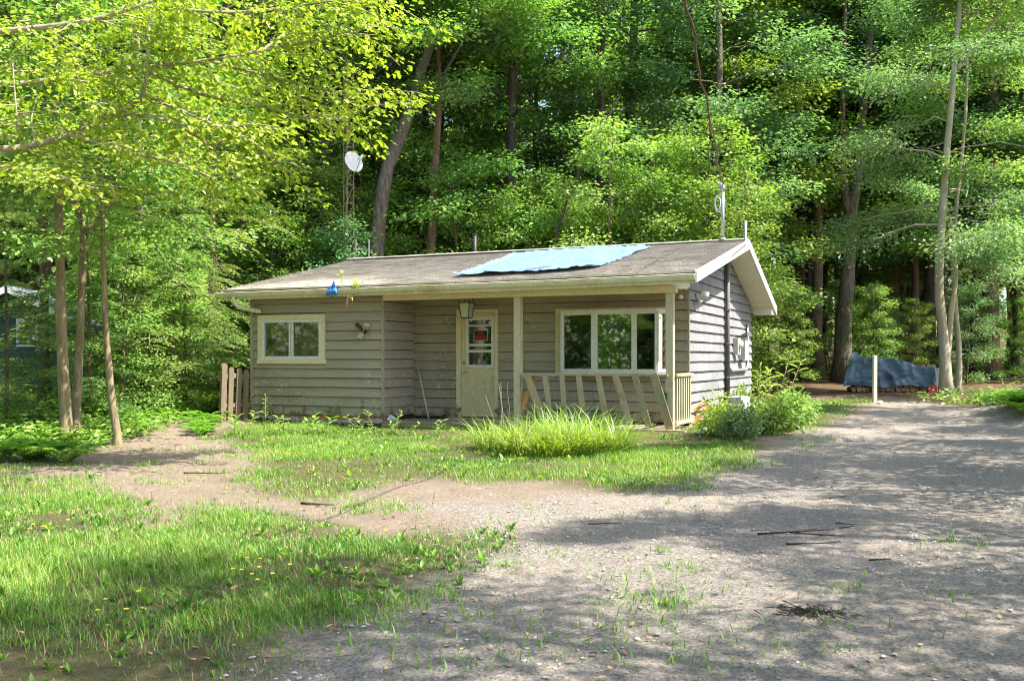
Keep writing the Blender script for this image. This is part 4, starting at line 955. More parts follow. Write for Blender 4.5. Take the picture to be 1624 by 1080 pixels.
# ------------------------------------------------------------------ trees
def path(pts, n=14):
    pts = [Vector(p) for p in pts]; out = []
    k = len(pts)
    for i in range(n + 1):
        q = i / n * (k - 1); j = min(int(q), k - 2); f = q - j
        p0, p1, p2, p3 = pts[max(j - 1, 0)], pts[j], pts[j + 1], pts[min(j + 2, k - 1)]
        out.append(0.5 * ((2 * p1) + (p2 - p0) * f + (2 * p0 - 5 * p1 + 4 * p2 - p3) * f * f + (3 * p1 - p0 - 3 * p2 + p3) * f ** 3))
    return out
def add_trunk(m_, pts, r0, r1, n=9, flare=True, rnd=RND):
    k = len(pts); rr = []
    for i in range(k):
        f = i / (k - 1); r = r0 + (r1 - r0) * f
        if flare: r *= 1 + .55 * math.exp(-i * 1.4)
        rr.append(r)
    m_.tube(pts, rr, n, jag=.05, rnd=rnd)
def limb_tree(seed, trunk_pts, r0, start, R, npri, nleaf, leafsize, droop=.2, up=.45, sec=7, flat=.11, prof=None, skip=.1, shape=DIAMOND, trunk_n=9, bare=6, extra=None):
    """one broadleaf tree: bark mesh (trunk, limbs, branchlets) and leaf arrays in sprays along the branchlets"""
    r = np.random.RandomState(seed); R_ = random.Random(seed); tm = MB(); H = trunk_pts[-1].z
    add_trunk(tm, trunk_pts, r0, r0 * .22, trunk_n, rnd=R_)
    for e in (extra or []): add_trunk(tm, e[0], e[1], e[2], 7, False, R_)
    paths = [trunk_pts] + [e[0] for e in (extra or [])]
    P, D, T = [], [], []; az = r.uniform(0, 6.28)
    z0 = trunk_pts[0].z
    for i in range(npri):
        f = start + (1 - start) * (i + r.uniform(.1, .9)) / npri
        tp = paths[i % len(paths)] if f > .5 else trunk_pts
        q = min(f * (len(tp) - 1), len(tp) - 1.001); j = int(q); p = tp[j].lerp(tp[j + 1], q - j)
        az += 2.4 + r.uniform(-.5, .5); g = (f - start) / (1 - start)
        L = R * (prof(g) if prof else (.55 + .9 * g - 1.25 * g * g + .12)) * r.uniform(.7, 1.15)
        L = max(L, .5); el = up * (.25 + g) + r.uniform(-.2, .25)
        d = Vector((math.cos(az), math.sin(az), math.tan(el))).normalized(); pts = [p]
        for s in range(1, 6): pts.append(p + d * (L * s / 5) + Vector((r.normal(0, .05) * L, r.normal(0, .05) * L, -droop * L * (s / 5) ** 2 + r.normal(0, .03) * L)))
        rb = max(.012, r0 * .28 * (1 - .6 * g) * (L / R)); tm.tube(pts, [rb * (1 - .16 * s) for s in range(6)], 5, False)
        tonec = r.normal(0, .16)
        if r.uniform() < skip: continue
        per = max(3, int(nleaf / npri / sec))
        for s in range(sec):
            ff = .28 + .72 * (s + r.uniform(.2, .8)) / sec; q = ff * 5; j = min(int(q), 4); b0 = pts[j].lerp(pts[j + 1], q - j)
            sgn = 1 if s % 2 else -1; da = az + sgn * r.uniform(.5, 1.15) * (1.1 - .5 * ff); l2 = L * (.5 - .25 * ff) * r.uniform(.7, 1.2) + .25
            d2 = Vector((math.cos(da), math.sin(da), el * .5 + r.normal(0, .14))).normalized(); b1 = b0 + d2 * l2; b1.z -= droop * l2 * .8
            if s < bare: tm.tube([b0, b0.lerp(b1, .5) + Vector((0, 0, .04)), b1], [rb * .35 + .003, rb * .22 + .002, .003], 3, False)
            u = r.uniform(.12, 1.12, per); sc = .10 + .13 * l2
            off = r.normal(0, 1, (per, 3)) * np.array([sc, sc, flat + .03 * l2]); B0, B1 = np.array(b0), np.array(b1)
            pos = B0 + (B1 - B0) * u[:, None] + off; P.append(pos)
            dd = off * np.array([1, 1, .2]) + np.array([d2.x, d2.y, 0]) * sc * .9; dd[:, 2] -= sc * r.uniform(.15, .8, per); D.append(dd)
            T.append(np.clip(.5 + tonec + r.normal(0, .10) + r.normal(0, .15, per), 0, 1))
    P, D, T = np.concatenate(P), np.concatenate(D), np.concatenate(T); n = len(P)
    N = np.stack([r.normal(0, .42, n), r.normal(0, .42, n), np.ones(n)], 1); s = leafsize * r.uniform(.65, 1.25, n)
    return tm, (P, D, N, s, s * .72, T)
def mk(name_bark, tm, lv, bmat, lmat, shape=DIAMOND):
    return tm.mesh(name_bark, bmat, True), leaf_mesh('crown', *lv[:5], lv[5], lmat, shape)
def place(kind, label, cat, meshes, loc, rz=0, s=1, group=None):
    t = thing(kind, label, cat, loc, rz, group); t.scale = (s, s, s)
    link('trunk', meshes[0], t); link('crown', meshes[1], t); return t
def wander(H, n=12, amp=.12, seed=0, lean=(0, 0)):
    r = random.Random(seed); p = Vector((0, 0, -.15)); out = []; dx = dy = 0
    for i in range(n + 1):
        f = i / n; dx += r.uniform(-amp, amp); dy += r.uniform(-amp, amp); out.append(Vector((dx * .6 + lean[0] * f, dy * .6 + lean[1] * f, -.15 + H * f)))
    return out
# -- hemlock: drooping flat sprays of short needles
def hemlock(seed, H, r0, R, start=.08, nb=75, lean=(0, 0), dens=1.0, bmat='barkbrown', trunk=None):
    r = np.random.RandomState(seed); tm = MB(); tp = trunk or wander(H, 12, .06, seed, lean); add_trunk(tm, tp, r0, r0 * .15, 8, rnd=random.Random(seed))
    P, D, T, Lg = [], [], [], []; az = 0
    for i in range(nb):
        g = (i + r.uniform(0, 1)) / nb; f = start + (.99 - start) * g; q = f * (len(tp) - 1); j = min(int(q), len(tp) - 2); p = tp[j].lerp(tp[j + 1], q - j)
        az += 2.4 + r.uniform(-.6, .6); L = R * (1.05 - g) ** .7 * r.uniform(.55, 1.1) + .25; d = Vector((math.cos(az), math.sin(az), .18 - .1 * g)); side = Vector((-d.y, d.x, 0))
        pts = [p + d * (L * s / 6) + Vector((0, 0, -.34 * L * (s / 6) ** 2)) for s in range(7)]; rb = max(.008, r0 * .16 * L / R); tm.tube(pts, [rb * (1 - .14 * s) for s in range(7)], 4, False)
        if r.uniform() < .08: continue
        tc = r.normal(0, .13); nt_ = int(15 * L / R * dens) + 5
        for k in range(nt_):
            u = .2 + .8 * (k + r.uniform(0, 1)) / nt_; q = u * 6; j = min(int(q), 5); b0 = pts[j].lerp(pts[j + 1], q - j)
            for sg in (-1, 1):
                l2 = (.32 * L * (1.08 - u) + .22) * r.uniform(.7, 1.15); d2 = (side * sg * .85 + d * .6 + Vector((0, 0, r.normal(-.12, .1)))).normalized(); m = int(l2 / .042) + 3
                w = (np.arange(m) + r.uniform(0, 1, m)) / m; base = np.array(b0) + np.outer(w * l2, np.array(d2)); base[:, 2] -= .3 * l2 * w * w
                ss = np.where(np.arange(m) % 2, 1, -1)[:, None]; sd = np.array(d2.cross(Vector((0, 0, 1))).normalized())
                dd = np.array(d2) * .8 + ss * sd * .75; dd[:, 2] -= .25; P.append(base + r.normal(0, .012, (m, 3))); D.append(dd + r.normal(0, .12, (m, 3))); T.append(np.clip(.4 + tc + .28 * w + r.normal(0, .1, m), 0, 1)); Lg.append(r.uniform(.07, .13, m))
    P, D, T, Lg = map(np.concatenate, (P, D, T, Lg)); n = len(P); N = np.stack([r.normal(0, .3, n), r.normal(0, .3, n), np.ones(n)], 1)
    return tm.mesh('trunk', M[bmat], True), leaf_mesh('crown', P, D, N, Lg, Lg * .32, T, M['needle'])

# generic forest stock (shared meshes)
def stock(seed, H, r0, start, R, npri, nleaf, ls, bm_, lm_, **k):
    tm, lv = limb_tree(seed, wander(H, 12, .16, seed), r0, start, R, npri, nleaf, ls, **k); return mk('trunk', tm, lv, M[bm_], M[lm_])
BROAD = [stock(21, 19, .20, .16, 3.7, 50, 42000, .14, 'barkgrey', 'leaf'), stock(22, 21, .24, .2, 4.1, 50, 42000, .14, 'barkbrown', 'leaf'),
         stock(23, 18, .17, .14, 3.5, 48, 40000, .13, 'barkgrey', 'leafblue'), stock(24, 20, .22, .22, 3.9, 50, 42000, .14, 'barkdark', 'leafpale'), stock(25, 17, .16, .12, 3.4, 48, 40000, .13, 'barkgrey', 'leaflime')]
TALL = [stock(31, 22, .2, .36, 3.8, 36, 34000, .15, 'barkdark', 'leaf'), stock(32, 23, .26, .4, 4.2, 36, 34000, .15, 'barkbrown', 'leafblue')]
MID = [stock(26, 19, .18, .24, 3.8, 44, 40000, .14, 'barkdark', 'leafblue'), stock(27, 20, .2, .26, 4.0, 44, 40000, .14, 'barkbrown', 'leafpale')]
OPEN = [stock(35, 18, .18, .2, 3.6, 34, 19000, .14, 'barkgrey', 'leaf', skip=.22), stock(36, 20, .2, .22, 3.8, 34, 19000, .14, 'barkbrown', 'leafpale', skip=.22), stock(37, 22, .2, .36, 3.8, 30, 8500, .15, 'barkdark', 'leaf', skip=.2)]
SAPL = [stock(41, 6.5, .05, .12, 1.7, 26, 8500, .115, 'barkgrey', 'leaf', sec=6), stock(42, 7.5, .06, .1, 2.0, 28, 9500, .115, 'barkbrown', 'leaflime', sec=6), stock(43, 5.5, .045, .1, 1.6, 26, 8500, .11, 'barkgrey', 'leafblue', sec=6), stock(44, 7, .06, .1, 1.9, 28, 9500, .115, 'barkbrown', 'leafpale', sec=6)]
HEM = [hemlock(51, 17, .2, 2.9), hemlock(52, 13, .14, 2.5), hemlock(53, 8, .07, 1.9, nb=55)]

# individual trees
def custom(kind, label, pix, Y, r0, seed, bmat, lmat, start, R, npri, nleaf, ls, stems=(), base=None, group=None, shape=DIAMOND, **k):
    pts = [at(px, py, Y) for px, py in pix]; b = base or (pts[0].x, Y); g = gzs(*b); o = Vector((b[0], b[1], g))
    if pts[0].z > g + .1: pts = [Vector((pts[0].x, Y, g - .15))] + pts
    else: pts[0].z = g - .15
    loc = [p - o for p in pts]; ex = []
    for (sp, rr) in stems: ex.append((path([at(px, py, Y) - o for px, py in sp], 10), rr, rr * .35))
    tm, lv = limb_tree(seed, path(loc, 16), r0, start, R, npri, nleaf, ls, extra=ex, shape=shape, **k)
    return place(kind, label, 'tree', mk('trunk', tm, lv, M[bmat], M[lmat], shape), o, group=group)
custom('leaning_maple', 'thick dark trunk leaning right behind the middle of the roof', [(592, 560), (596, 420), (601, 350), (612, 275), (635, 215), (656, 160), (672, 100), (690, 45), (694, -40), (690, -160), (700, -300)], 27, .27, 61, 'barkgrey', 'leaf', .78, 3.6, 30, 40000, .11, stems=[([(655, 165), (690, 140), (720, 90), (760, 20)], .06)])
custom('red_pine_trunk_tree', 'straight reddish trunk behind the roof right of the leaning one', [(682, 560), (684, 400), (688, 300), (693, 220), (697, 140), (692, 40), (694, -60), (690, -220)], 28, .17, 62, 'barkred', 'leafblue', .56, 3.0, 26, 36000, .11)
custom('twin_stem_maple', 'tall twin stemmed tree beside the left end of the navy tarp', [(1335, 608), (1338, 520), (1346, 420), (1350, 340), (1359, 285), (1365, 199), (1375, 115), (1384, 0), (1390, -120), (1388, -260)], 33, .28, 63, 'barkgrey', 'leafblue', .42, 3.4, 34, 44000, .115, stems=[([(1348, 345), (1338, 290), (1335, 200), (1337, 115), (1340, 20), (1330, -120)], .16)])
custom('pale_forked_maple', 'pale thick forked trunk right of the woodpile', [(1501, 640), (1498, 560), (1492, 490), (1489, 440), (1494, 350), (1502, 235), (1508, 175), (1516, 70), (1524, -20), (1520, -160), (1526, -300)], 25.5, .145, 64, 'barkpale', 'leafblue', .34, 3.2, 36, 44000, .1, stems=[([(1500, 600), (1508, 500), (1516, 440), (1512, 380), (1506, 340)], .09), ([(1518, 110), (1550, 70), (1580, 30), (1610, -30)], .07)], droop=.3)
custom('slim_pale_tree', 'slim brownish trunk close behind the pale forked one', [(1519, 628), (1521, 560), (1515, 480), (1512, 380), (1530, 200), (1535, 60), (1540, -120)], 26.6, .09, 65, 'barkpale', 'leafpale', .5, 2.4, 22, 20000, .1)
custom('left_maple', 'tan trunk at the left forest edge, leftmost of three', [(106, 690), (101, 600), (97, 500), (95, 400), (92, 280), (90, 120), (84, -60), (80, -260)], 15.6, .115, 66, 'barkmoss', 'leaf', .6, 2.8, 26, 9000, .1, shape=LEAF6)
custom('forked_left_maple', 'slender tan trunk forking in a Y at the left forest edge', [(121, 676), (122, 640), (127, 540), (130, 430), (133, 366), (120, 325), (112, 290), (108, 200), (100, 60), (96, -120)], 16.1, .085, 67, 'barkmoss', 'leaf', .55, 2.4, 22, 9000, .1, stems=[([(133, 370), (155, 352), (175, 325), (188, 285), (200, 200), (215, 80), (225, -60)], .06)], shape=LEAF6)
custom('curved_left_maple', 'thin grey brown trunk curving up from the bare soil, third at the left edge', [(186, 688), (178, 640), (171, 560), (166, 480), (164, 390), (160, 260), (158, 120), (160, -60)], 15.6, .075, 68, 'barkmoss', 'leafpale', .6, 2.4, 22, 9000, .1, shape=LEAF6)
t = thing('leaning_dead_trunk', 'thin bare dead trunk leaning right behind the blue tarp', 'tree', (at(878, 0, 26).x, 26, gzs(1, 26)))
m_ = MB(); m_.tube([at(px, py, 26) - t.location for px, py in ((860, 450), (877, 396), (889, 350), (907, 296), (935, 240), (962, 190), (985, 150))], [.05, .045, .042, .04, .034, .028, .012], 6, jag=.08); m_.build('trunk', M['barkdark'], t)
# broad old hemlock at the left, others beside it
o = Vector((*gat(248, 657), 0)); o.z = gzs(o.x, o.y); tp = path([at(px, py, o.y) - o for px, py in ((252, 662), (246, 620), (238, 560), (232, 480), (226, 380), (220, 250), (215, 80), (212, -120), (210, -300))], 14)
place('old_hemlock', 'broad mossy hemlock trunk with drooping sprays left of the fence', 'tree', hemlock(71, 12, .26, 3.1, .1, 85, trunk=tp, bmat='barkmoss'), o)
for (px, Y, s, k, lab) in ((330, 25.0, .95, 1, 'drooping hemlock just behind the left end of the roof'), (420, 27.5, .8, 0, 'tall hemlock behind the left slope of the roof'), (80, 29, .9, 0, 'tall hemlock behind the green cabin'), (270, 29, .9, 0, 'dark hemlock behind the old mossy one'), (225, 23.5, .75, 2, 'low hemlock spreading between the thin left trunks'), (8, 18.0, .62, 2, 'young hemlock at the left picture edge in front of the cabin'), (138, 18.8, .62, 2, 'young hemlock with pale drooping sprays just behind the three left trunks'), (292, 21.5, .8, 2, 'young hemlock with pale sprays between the old hemlock and the cottage'), (70, 21.5, .85, 1, 'broad hemlock in front of the green cabin wall')):
    x = at(px, 0, Y).x; place('hemlock', lab, 'tree', HEM[k], (x, Y, gzs(x, Y)), RND.uniform(0, 6), s)
# dark trunks to the right of the cottage
for (px, Y, k, s, lab) in ((1250, 37, 0, .8, 'dark trunk close to the right end of the cottage'), (1264, 39.5, 1, 1.0, 'reddish brown trunk right of the cottage in the shade'), (1302, 42, 0, .7, 'thin dark trunk left of the twin stemmed tree'), (1408, 41, 1, 1.25, 'thick dark trunk behind the navy tarp'), (1436, 46, 0, .6, 'thin trunk behind the navy tarp, right of the thick one'), (1466, 36, 0, 1.2, 'mossy trunk behind the right end of the navy tarp'),
                           (1545, 36, 0, .65, 'slim dark trunk right of the pale forked tree'), (1572, 44, 1, .7, 'leaning grey trunk deep in the right hand woods'), (1577, 34.5, 1, .95, 'dark leaning trunk beyond the mound'), (1608, 38, 0, .6, 'thin black trunk near the right picture edge')):
    x = at(px, 0, Y).x; t = place('forest_tree', lab, 'tree', TALL[k], (x, Y, gzs(x, Y)), RND.uniform(0, 6), s)
# the woods behind: one of each kind copied
placed = []
def free(x, y, d): return all((x - a) ** 2 + (y - b) ** 2 > d * d for a, b in placed)
SPOTS = ((-200, 'behind the green cabin'), (130, 'behind the forked left trunk'), (280, 'behind the old mossy hemlock'), (420, 'behind the left end of the roof'), (530, 'behind the lattice tower'), (600, 'behind the thick leaning trunk'), (670, 'behind the straight reddish trunk'), (750, 'behind the stove pipe'), (820, 'behind the leaning dead trunk'),
         (930, 'behind the right end of the blue tarp'), (1050, 'left of the roof mast'), (1130, 'behind the roof mast'), (1230, 'behind the right end of the cottage'), (1310, 'behind the twin stemmed tree'), (1380, 'behind the navy tarp'), (1460, 'behind the pale forked tree'), (1560, 'beyond the mound'), (1640, 'at the right picture edge'))
def where(lab, x, y):
    px = CX + x * F / y; w = SPOTS[0][1]
    if y < 0: return lab
    for k, n in SPOTS:
        if px >= k: w = n
    row = 'front row' if y < 34 else 'second row' if y < 43 else 'back row'
    return lab.replace('@', w) + ', ' + row
def scatter(n, region, d, pool, label, kind, group, smin, smax, tries=6000, seed=1):
    R = random.Random(seed); k = 0
    for _ in range(tries):
        if k >= n: break
        x, y = region(R)
        if not free(x, y, d): continue
        q = Vector((x, y, 0)) - O; a, b = q.dot(U), q.dot(V)
        if -10.2 < a < 1.6 and -3 < b < 7.6: continue
        if kind == 'sapling' and 560 < CX + x * F / y < 715: continue
        placed.append((x, y)); k += 1
        i = R.randrange(len(pool)); place(kind, where(label[i % len(label)], x, y), 'tree', pool[i], (x, y, gzs(x, y)), R.uniform(0, 6.28), R.uniform(smin, smax), group)
def back(y0, y1, m=4):
    def f(R):
        y = R.uniform(y0, y1); return R.uniform(-.53 * y - m, .53 * y + m), y
    return f
def back_l(y0, y1, p0, p1):
    def f(R):
        y = R.uniform(y0, y1); return R.uniform((p0 - CX) * y / F, (p1 - CX) * y / F), y
    return f
KINDL = ['grey barked broadleaf tree @', 'brown barked broadleaf tree @', 'blue green broadleaf tree @', 'pale leaved broadleaf tree @', 'lime green broadleaf tree @']
scatter(20, back_l(29, 37, -40, 1180), 2.6, BROAD, KINDL, 'broadleaf_tree', 'broadleaf trees in the woods behind the cottage', .8, 1.05, seed=2)
scatter(30, back(40, 54, 3), 3.2, BROAD, KINDL, 'broadleaf_tree', 'broadleaf trees in the woods behind the cottage', .85, 1.15, seed=3)
scatter(11, back_l(37, 52, 1180, 1700), 2.4, TALL, ['high crowned dark trunk @', 'high crowned brown trunk @'], 'forest_tree', 'high crowned trees of the right hand woods', .6, 1.0, seed=4)
scatter(11, back_l(35, 49, 1190, 1720), 2.3, MID, ['blue green tree with middling high crown @', 'pale leaved tree with middling high crown @'], 'forest_tree', 'trees of the right hand woods', .85, 1.1, seed=14)
scatter(9, back(33, 46, 2), 2.2, HEM[:2], ['large dark hemlock @', 'middle sized hemlock @'], 'hemlock', 'hemlocks among the forest trees', .8, 1.1, seed=5)
SL = ['green sapling', 'lime green sapling', 'blue green sapling', 'pale leaved sapling']
scatter(22, back_l(25.5, 30, 380, 1180), 1.3, SAPL, [s + ' @' for s in SL], 'sapling', 'saplings behind the cottage', .7, 1.05, seed=6)
scatter(16, back_l(31, 42, 1180, 1660), 1.6, SAPL, [s + ' under high trees @' for s in SL], 'sapling', 'saplings in the right hand woods', .35, .6, seed=7)
scatter(8, back_l(19, 26, 180, 270), 1.4, SAPL, [s + ' @' for s in SL], 'sapling', 'saplings at the left forest edge', .5, .8, seed=8)
# trees that frame the drive on the right and stand behind the viewer
for (x, y, k, s, lab) in ((8.3, 8.2, 5, .62, 'young broadleaf tree beside the drive, outside the right picture edge'), (8.6, 5.2, 6, .62, 'broadleaf tree beside the near drive, outside the right picture edge'), (5.0, 1.2, 7, .75, 'high crowned tree right of the viewer'),
                        (6.2, 2.9, 7, .66, 'second high crowned tree right of the viewer'), (10.8, 11.5, 6, .66, 'pale leaved tree behind the mound, outside the right picture edge'),
                        (12.4, 15.2, 5, .62, 'green tree beyond the mound, outside the right picture edge'), (13.4, 18.6, 6, .6, 'pale leaved tree beyond the mound, outside the right picture edge'), (12.9, 13.0, 5, .6, 'slim green tree behind the mound, outside the right picture edge'), (9.2, 10.3, 5, .58, 'slim green tree beside the drive, outside the right picture edge'),
                        (-9, -5, 0, .8, 'green tree behind the viewer across the lawn'), (-13, -9, 1, .85, 'tall tree behind the viewer across the lawn'), (-15, -3, 2, .8, 'blue green tree far left behind the viewer'), (-5, -10, 3, .8, 'pale leaved tree behind the viewer, middle'), (-19, -12, 0, .9, 'green tree far behind the viewer'), (-1, -13, 2, .85, 'blue green tree straight behind the viewer'), (-11, 1, 3, .6, 'pale leaved tree left of the viewer'), (-16, 4, 1, .8, 'tall tree left of the viewer'), (-10, -15, 4, .9, 'yellow green tree far behind the viewer'), (-22, -5, 4, .9, 'yellow green tree far left of the viewer')):
    place('roadside_tree', lab, 'tree', (BROAD + OPEN)[k], (x, y, gzs(x, y)), x * 3, s)

scatter(26, lambda R: (R.uniform(-17, -1), R.uniform(-9, -1.5) - 0), 1.5, SAPL, ['green sapling behind the viewer', 'yellow green sapling behind the viewer', 'blue green sapling behind the viewer', 'pale leaved sapling behind the viewer'], 'sapling', 'saplings behind the viewer', .6, .9, seed=9)
# big maple limbs reaching in from the left
def near_maple():
    o = Vector((-8.6, 12.6, 0)); o.z = gzs(o.x, o.y); r = np.random.RandomState(81); tm = MB(); R_ = random.Random(81)
    add_trunk(tm, path([(0, 0, -.2), (.1, 0, 2.0), (.25, -.1, 4.0), (.2, .1, 7), (.0, .2, 10), (.3, 0, 13)], 14), .24, .08, 10, rnd=R_)
    limbs = [([(-120, 240), (20, 236), (110, 214), (180, 182), (228, 150), (235, 60), (245, -40)], 12.0, .07), ([(-120, 130), (20, 134), (120, 122), (220, 108), (330, 96), (420, 80), (510, 62), (590, 40)], 12.4, .06), ([(-120, 60), (100, 40), (220, 10), (330, -40)], 11.6, .06),
             ([(180, 182), (260, 190), (330, 230), (380, 290)], 12.0, .028), ([(110, 214), (200, 240), (290, 262), (350, 290)], 11.5, .025), ([(220, 108), (320, 150), (420, 170), (500, 190), (560, 186)], 12.4, .035), ([(330, 96), (420, 120), (510, 142), (575, 150)], 12.6, .03), ([(-120, 260), (60, 270), (150, 300)], 11.2, .03),
             ([(420, 78), (500, 20), (560, -30)], 12.6, .03), ([(220, 10), (360, 20), (470, 10), (590, -15)], 12.0, .03), ([(228, 150), (320, 190), (400, 225), (440, 262)], 11.8, .025), ([(30, 236), (26, 180), (20, 100)], 11.8, .02), ([(55, 225), (50, 190), (60, 150)], 12.1, .015)]
    P, D, T = [], [], []
    for (pix, Y, r0) in limbs:
        n = len(pix); pts = path([at(px, py, Y + .25 * math.sin(i * 1.7 + Y * 5)) - o for i, (px, py) in enumerate(pix)], 12); tm.tube(pts, [r0 * .68 * (1 - .8 * i / 12) + .004 for i in range(13)], 6, False, jag=.06, rnd=R_)
        ln = sum((pts[i + 1] - pts[i]).length for i in range(12)); nb = int(ln * 4.6) + 3
        for k in range(nb):
            f = .16 + .84 * (k + r.uniform(0, 1)) / nb; q = f * 12; j = min(int(q), 11); b0 = pts[j].lerp(pts[j + 1], q - j); dv_ = (pts[j + 1] - pts[j]).normalized()
            da = math.atan2(dv_.y, dv_.x) + (1 if k % 2 else -1) * r.uniform(.4, 1.5); l2 = r.uniform(.45, 1.25); d2 = Vector((math.cos(da), math.sin(da), r.normal(.02, .2))).normalized(); b1 = b0 + d2 * l2; b1.z -= .1 * l2
            tm.tube([b0, b0.lerp(b1, .5) + Vector((r.normal(0, .04), r.normal(0, .04), .05)), b1], [.010, .007, .003], 4, False)
            m = int(58 * l2) + 10; u = r.uniform(.1, 1.1, m); off = r.normal(0, 1, (m, 3)) * np.array([.13, .13, .075]); P.append(np.array(b0) + np.outer(u, np.array(b1 - b0)) + off)
            dd = off * np.array([1, 1, .3]) + np.array([d2.x, d2.y, 0]) * .15; dd[:, 2] -= r.uniform(.03, .16, m); D.append(dd); T.append(np.clip(.42 + r.normal(0, .16) + r.normal(0, .2, m), 0, 1))
    P, D, T = map(np.concatenate, (P, D, T)); n = len(P); N = np.stack([r.normal(0, .35, n), r.normal(0, .35, n), np.ones(n)], 1); s = .068 * r.uniform(.5, 1.35, n)
    t = thing('maple_tree', 'sunlit yellow green maple reaching in with long limbs at upper left', 'tree', o); link('trunk', tm.mesh('trunk', M['barkpale'], True), t); link('crown', leaf_mesh('crown', P, D, N, s, s * .85, T, M['leafyellow'], MAPLE), t)
near_maple()
# far woods that read as one mass
def far_woods():
    r = np.random.RandomState(91); n = 110000; y = r.uniform(60, 100, n); x = r.uniform(-1, 1, n) * (.56 * y + 8); h = r.beta(1.0, 1.3, n) * 27 + .2
    cl = fbm(x * .5, h * .5 + y * .2, 7); keep = (cl > -.35) & ((h > 5) | (r.uniform(size=n) < .5)); x, y, h, cl = x[keep], y[keep], h[keep], cl[keep]; n = len(x)
    P = np.stack([x, y, gz(x, y) + h], 1); D = r.normal(0, 1, (n, 3)); D[:, 2] -= .4; N = np.stack([r.normal(0, .5, n), r.normal(0, .5, n), np.ones(n)], 1); s = r.uniform(.3, .62, n)
    o = link('far_woods', leaf_mesh('far_woods', P, D, N, s, s * .75, np.clip(.5 + .3 * cl + r.normal(0, .15, n), 0, 1), M['leaf'], DIAMOND)); tag(o, 'far mass of sunlit green woods beyond the nearer trees', kind='stuff')
    m_ = MB()
    for i in range(170):
        yy = r.uniform(55, 80); xx = r.uniform(-1, 1) * (.56 * yy + 4); g = gzs(xx, yy); rr = r.uniform(.1, .3); lx, ly = r.normal(0, .9, 2); m_.tube([(xx, yy, g - .2), (xx + lx * .4, yy + ly * .4, g + 8), (xx + lx, yy + ly, g + 20)], [rr, rr * .8, rr * .4], 6, False)
    tag(m_.build('far_trunks', M['barkdark'], None, True), 'far trunks standing in the woods', kind='stuff')
far_woods()
def woods_behind():
    r = np.random.RandomState(92); n = 42000; q = np.radians(r.uniform(168, 275, n)); d = r.uniform(24, 42, n); x, y = d * np.cos(q), d * np.sin(q); h = r.beta(1.0, 1.3, n) * 16 + .1
    P = np.stack([x, y, gz(x, y) + h], 1); D = r.normal(0, 1, (n, 3)); D[:, 2] -= .4; N = np.stack([r.normal(0, .5, n), r.normal(0, .5, n), np.ones(n)], 1); s = r.uniform(.3, .6, n)
    tag(link('woods', leaf_mesh('woods', P, D, N, s, s * .75, np.clip(.5 + .3 * fbm(x * .5, h * .5, 8) + r.normal(0, .15, n), 0, 1), M['leaf'], DIAMOND)), 'mass of green woods across the road behind the viewer', kind='stuff')
woods_behind()

# ------------------------------------------------------------------ low plants
def scatter_pts(poly, dens, seed, edge=.25, thin=None):
    r = np.random.RandomState(seed); p = np.array(poly); x0, y0 = p.min(0); x1, y1 = p.max(0); x0 = max(x0, -8.5); x1 = min(x1, 11)
    n = int((x1 - x0) * (y1 - y0) * dens); x = r.uniform(x0, x1, n); y = r.uniform(y0, y1, n); d = polydist(x, y, poly) + .28 * fbm(x * 1.2, y * 1.2, 1)
    k = r.uniform(size=n) < np.clip((d + .25) / (edge + .55), 0, 1) * np.clip(.68 + .6 * fbm(x * 1.9, y * 1.9, 4) + .35 * fbm(x * .8, y * .8, 14), .16, 1); k &= np.abs(x) < .56 * y + .6
    if thin is not None: k &= r.uniform(size=n) < thin(x, y)
    return x[k], y[k], r
def in_house(x, y): 
    a = (x - O.x) * U.x + (y - O.y) * U.y; b = (x - O.x) * V.x + (y - O.y) * V.y
    return (a > -8.8) & (a < .15) & (b > -1.3) | ((a > -5.7) & (a < .15) & (b > -1.42))
def make_grass(poly, dens, seed, hmin, hmax, W, name, label, thin=None, mat='grass'):
    x, y, r = scatter_pts(poly, dens, seed, thin=thin); k = ~in_house(x, y); x, y = x[k], y[k]; n = len(x)
    pn = fbm(x * 1.3, y * 1.3, 9); H = (hmin + (hmax - hmin) * np.clip(.4 + .4 * pn + .25 * fbm(x * 3.2, y * 3.2, 22), 0, 1.3)) * r.uniform(.45, 1.3, n)
    me = blades(np.stack([x, y, gz(x, y) - .012], 1), H, r.uniform(0, 6.28, n), r.uniform(.15, 1.1, n), W * r.uniform(.6, 1.3, n), .42 + .3 * pn + .12 * fbm(x * 4, y * 4, 21) + r.normal(0, .2, n), M[mat], name)
    tag(link(name, me), label, kind='stuff')
make_grass(LAWN_FRONT, 5600, 101, .03, .135, .0062, 'grass', 'lush grass in the near left corner')
make_grass(LAWN_FRONT, 420, 107, .05, .14, .006, 'dry_grass', 'dead straw blades mixed into the near grass', mat='litter')
make_grass(LAWN_MID, 200, 108, .04, .11, .008, 'dry_grass', 'dead straw blades mixed into the middle grass', mat='litter')
make_grass(LAWN_MID, 2500, 102, .04, .12, .0085, 'grass', 'bright grass in front of the cottage')
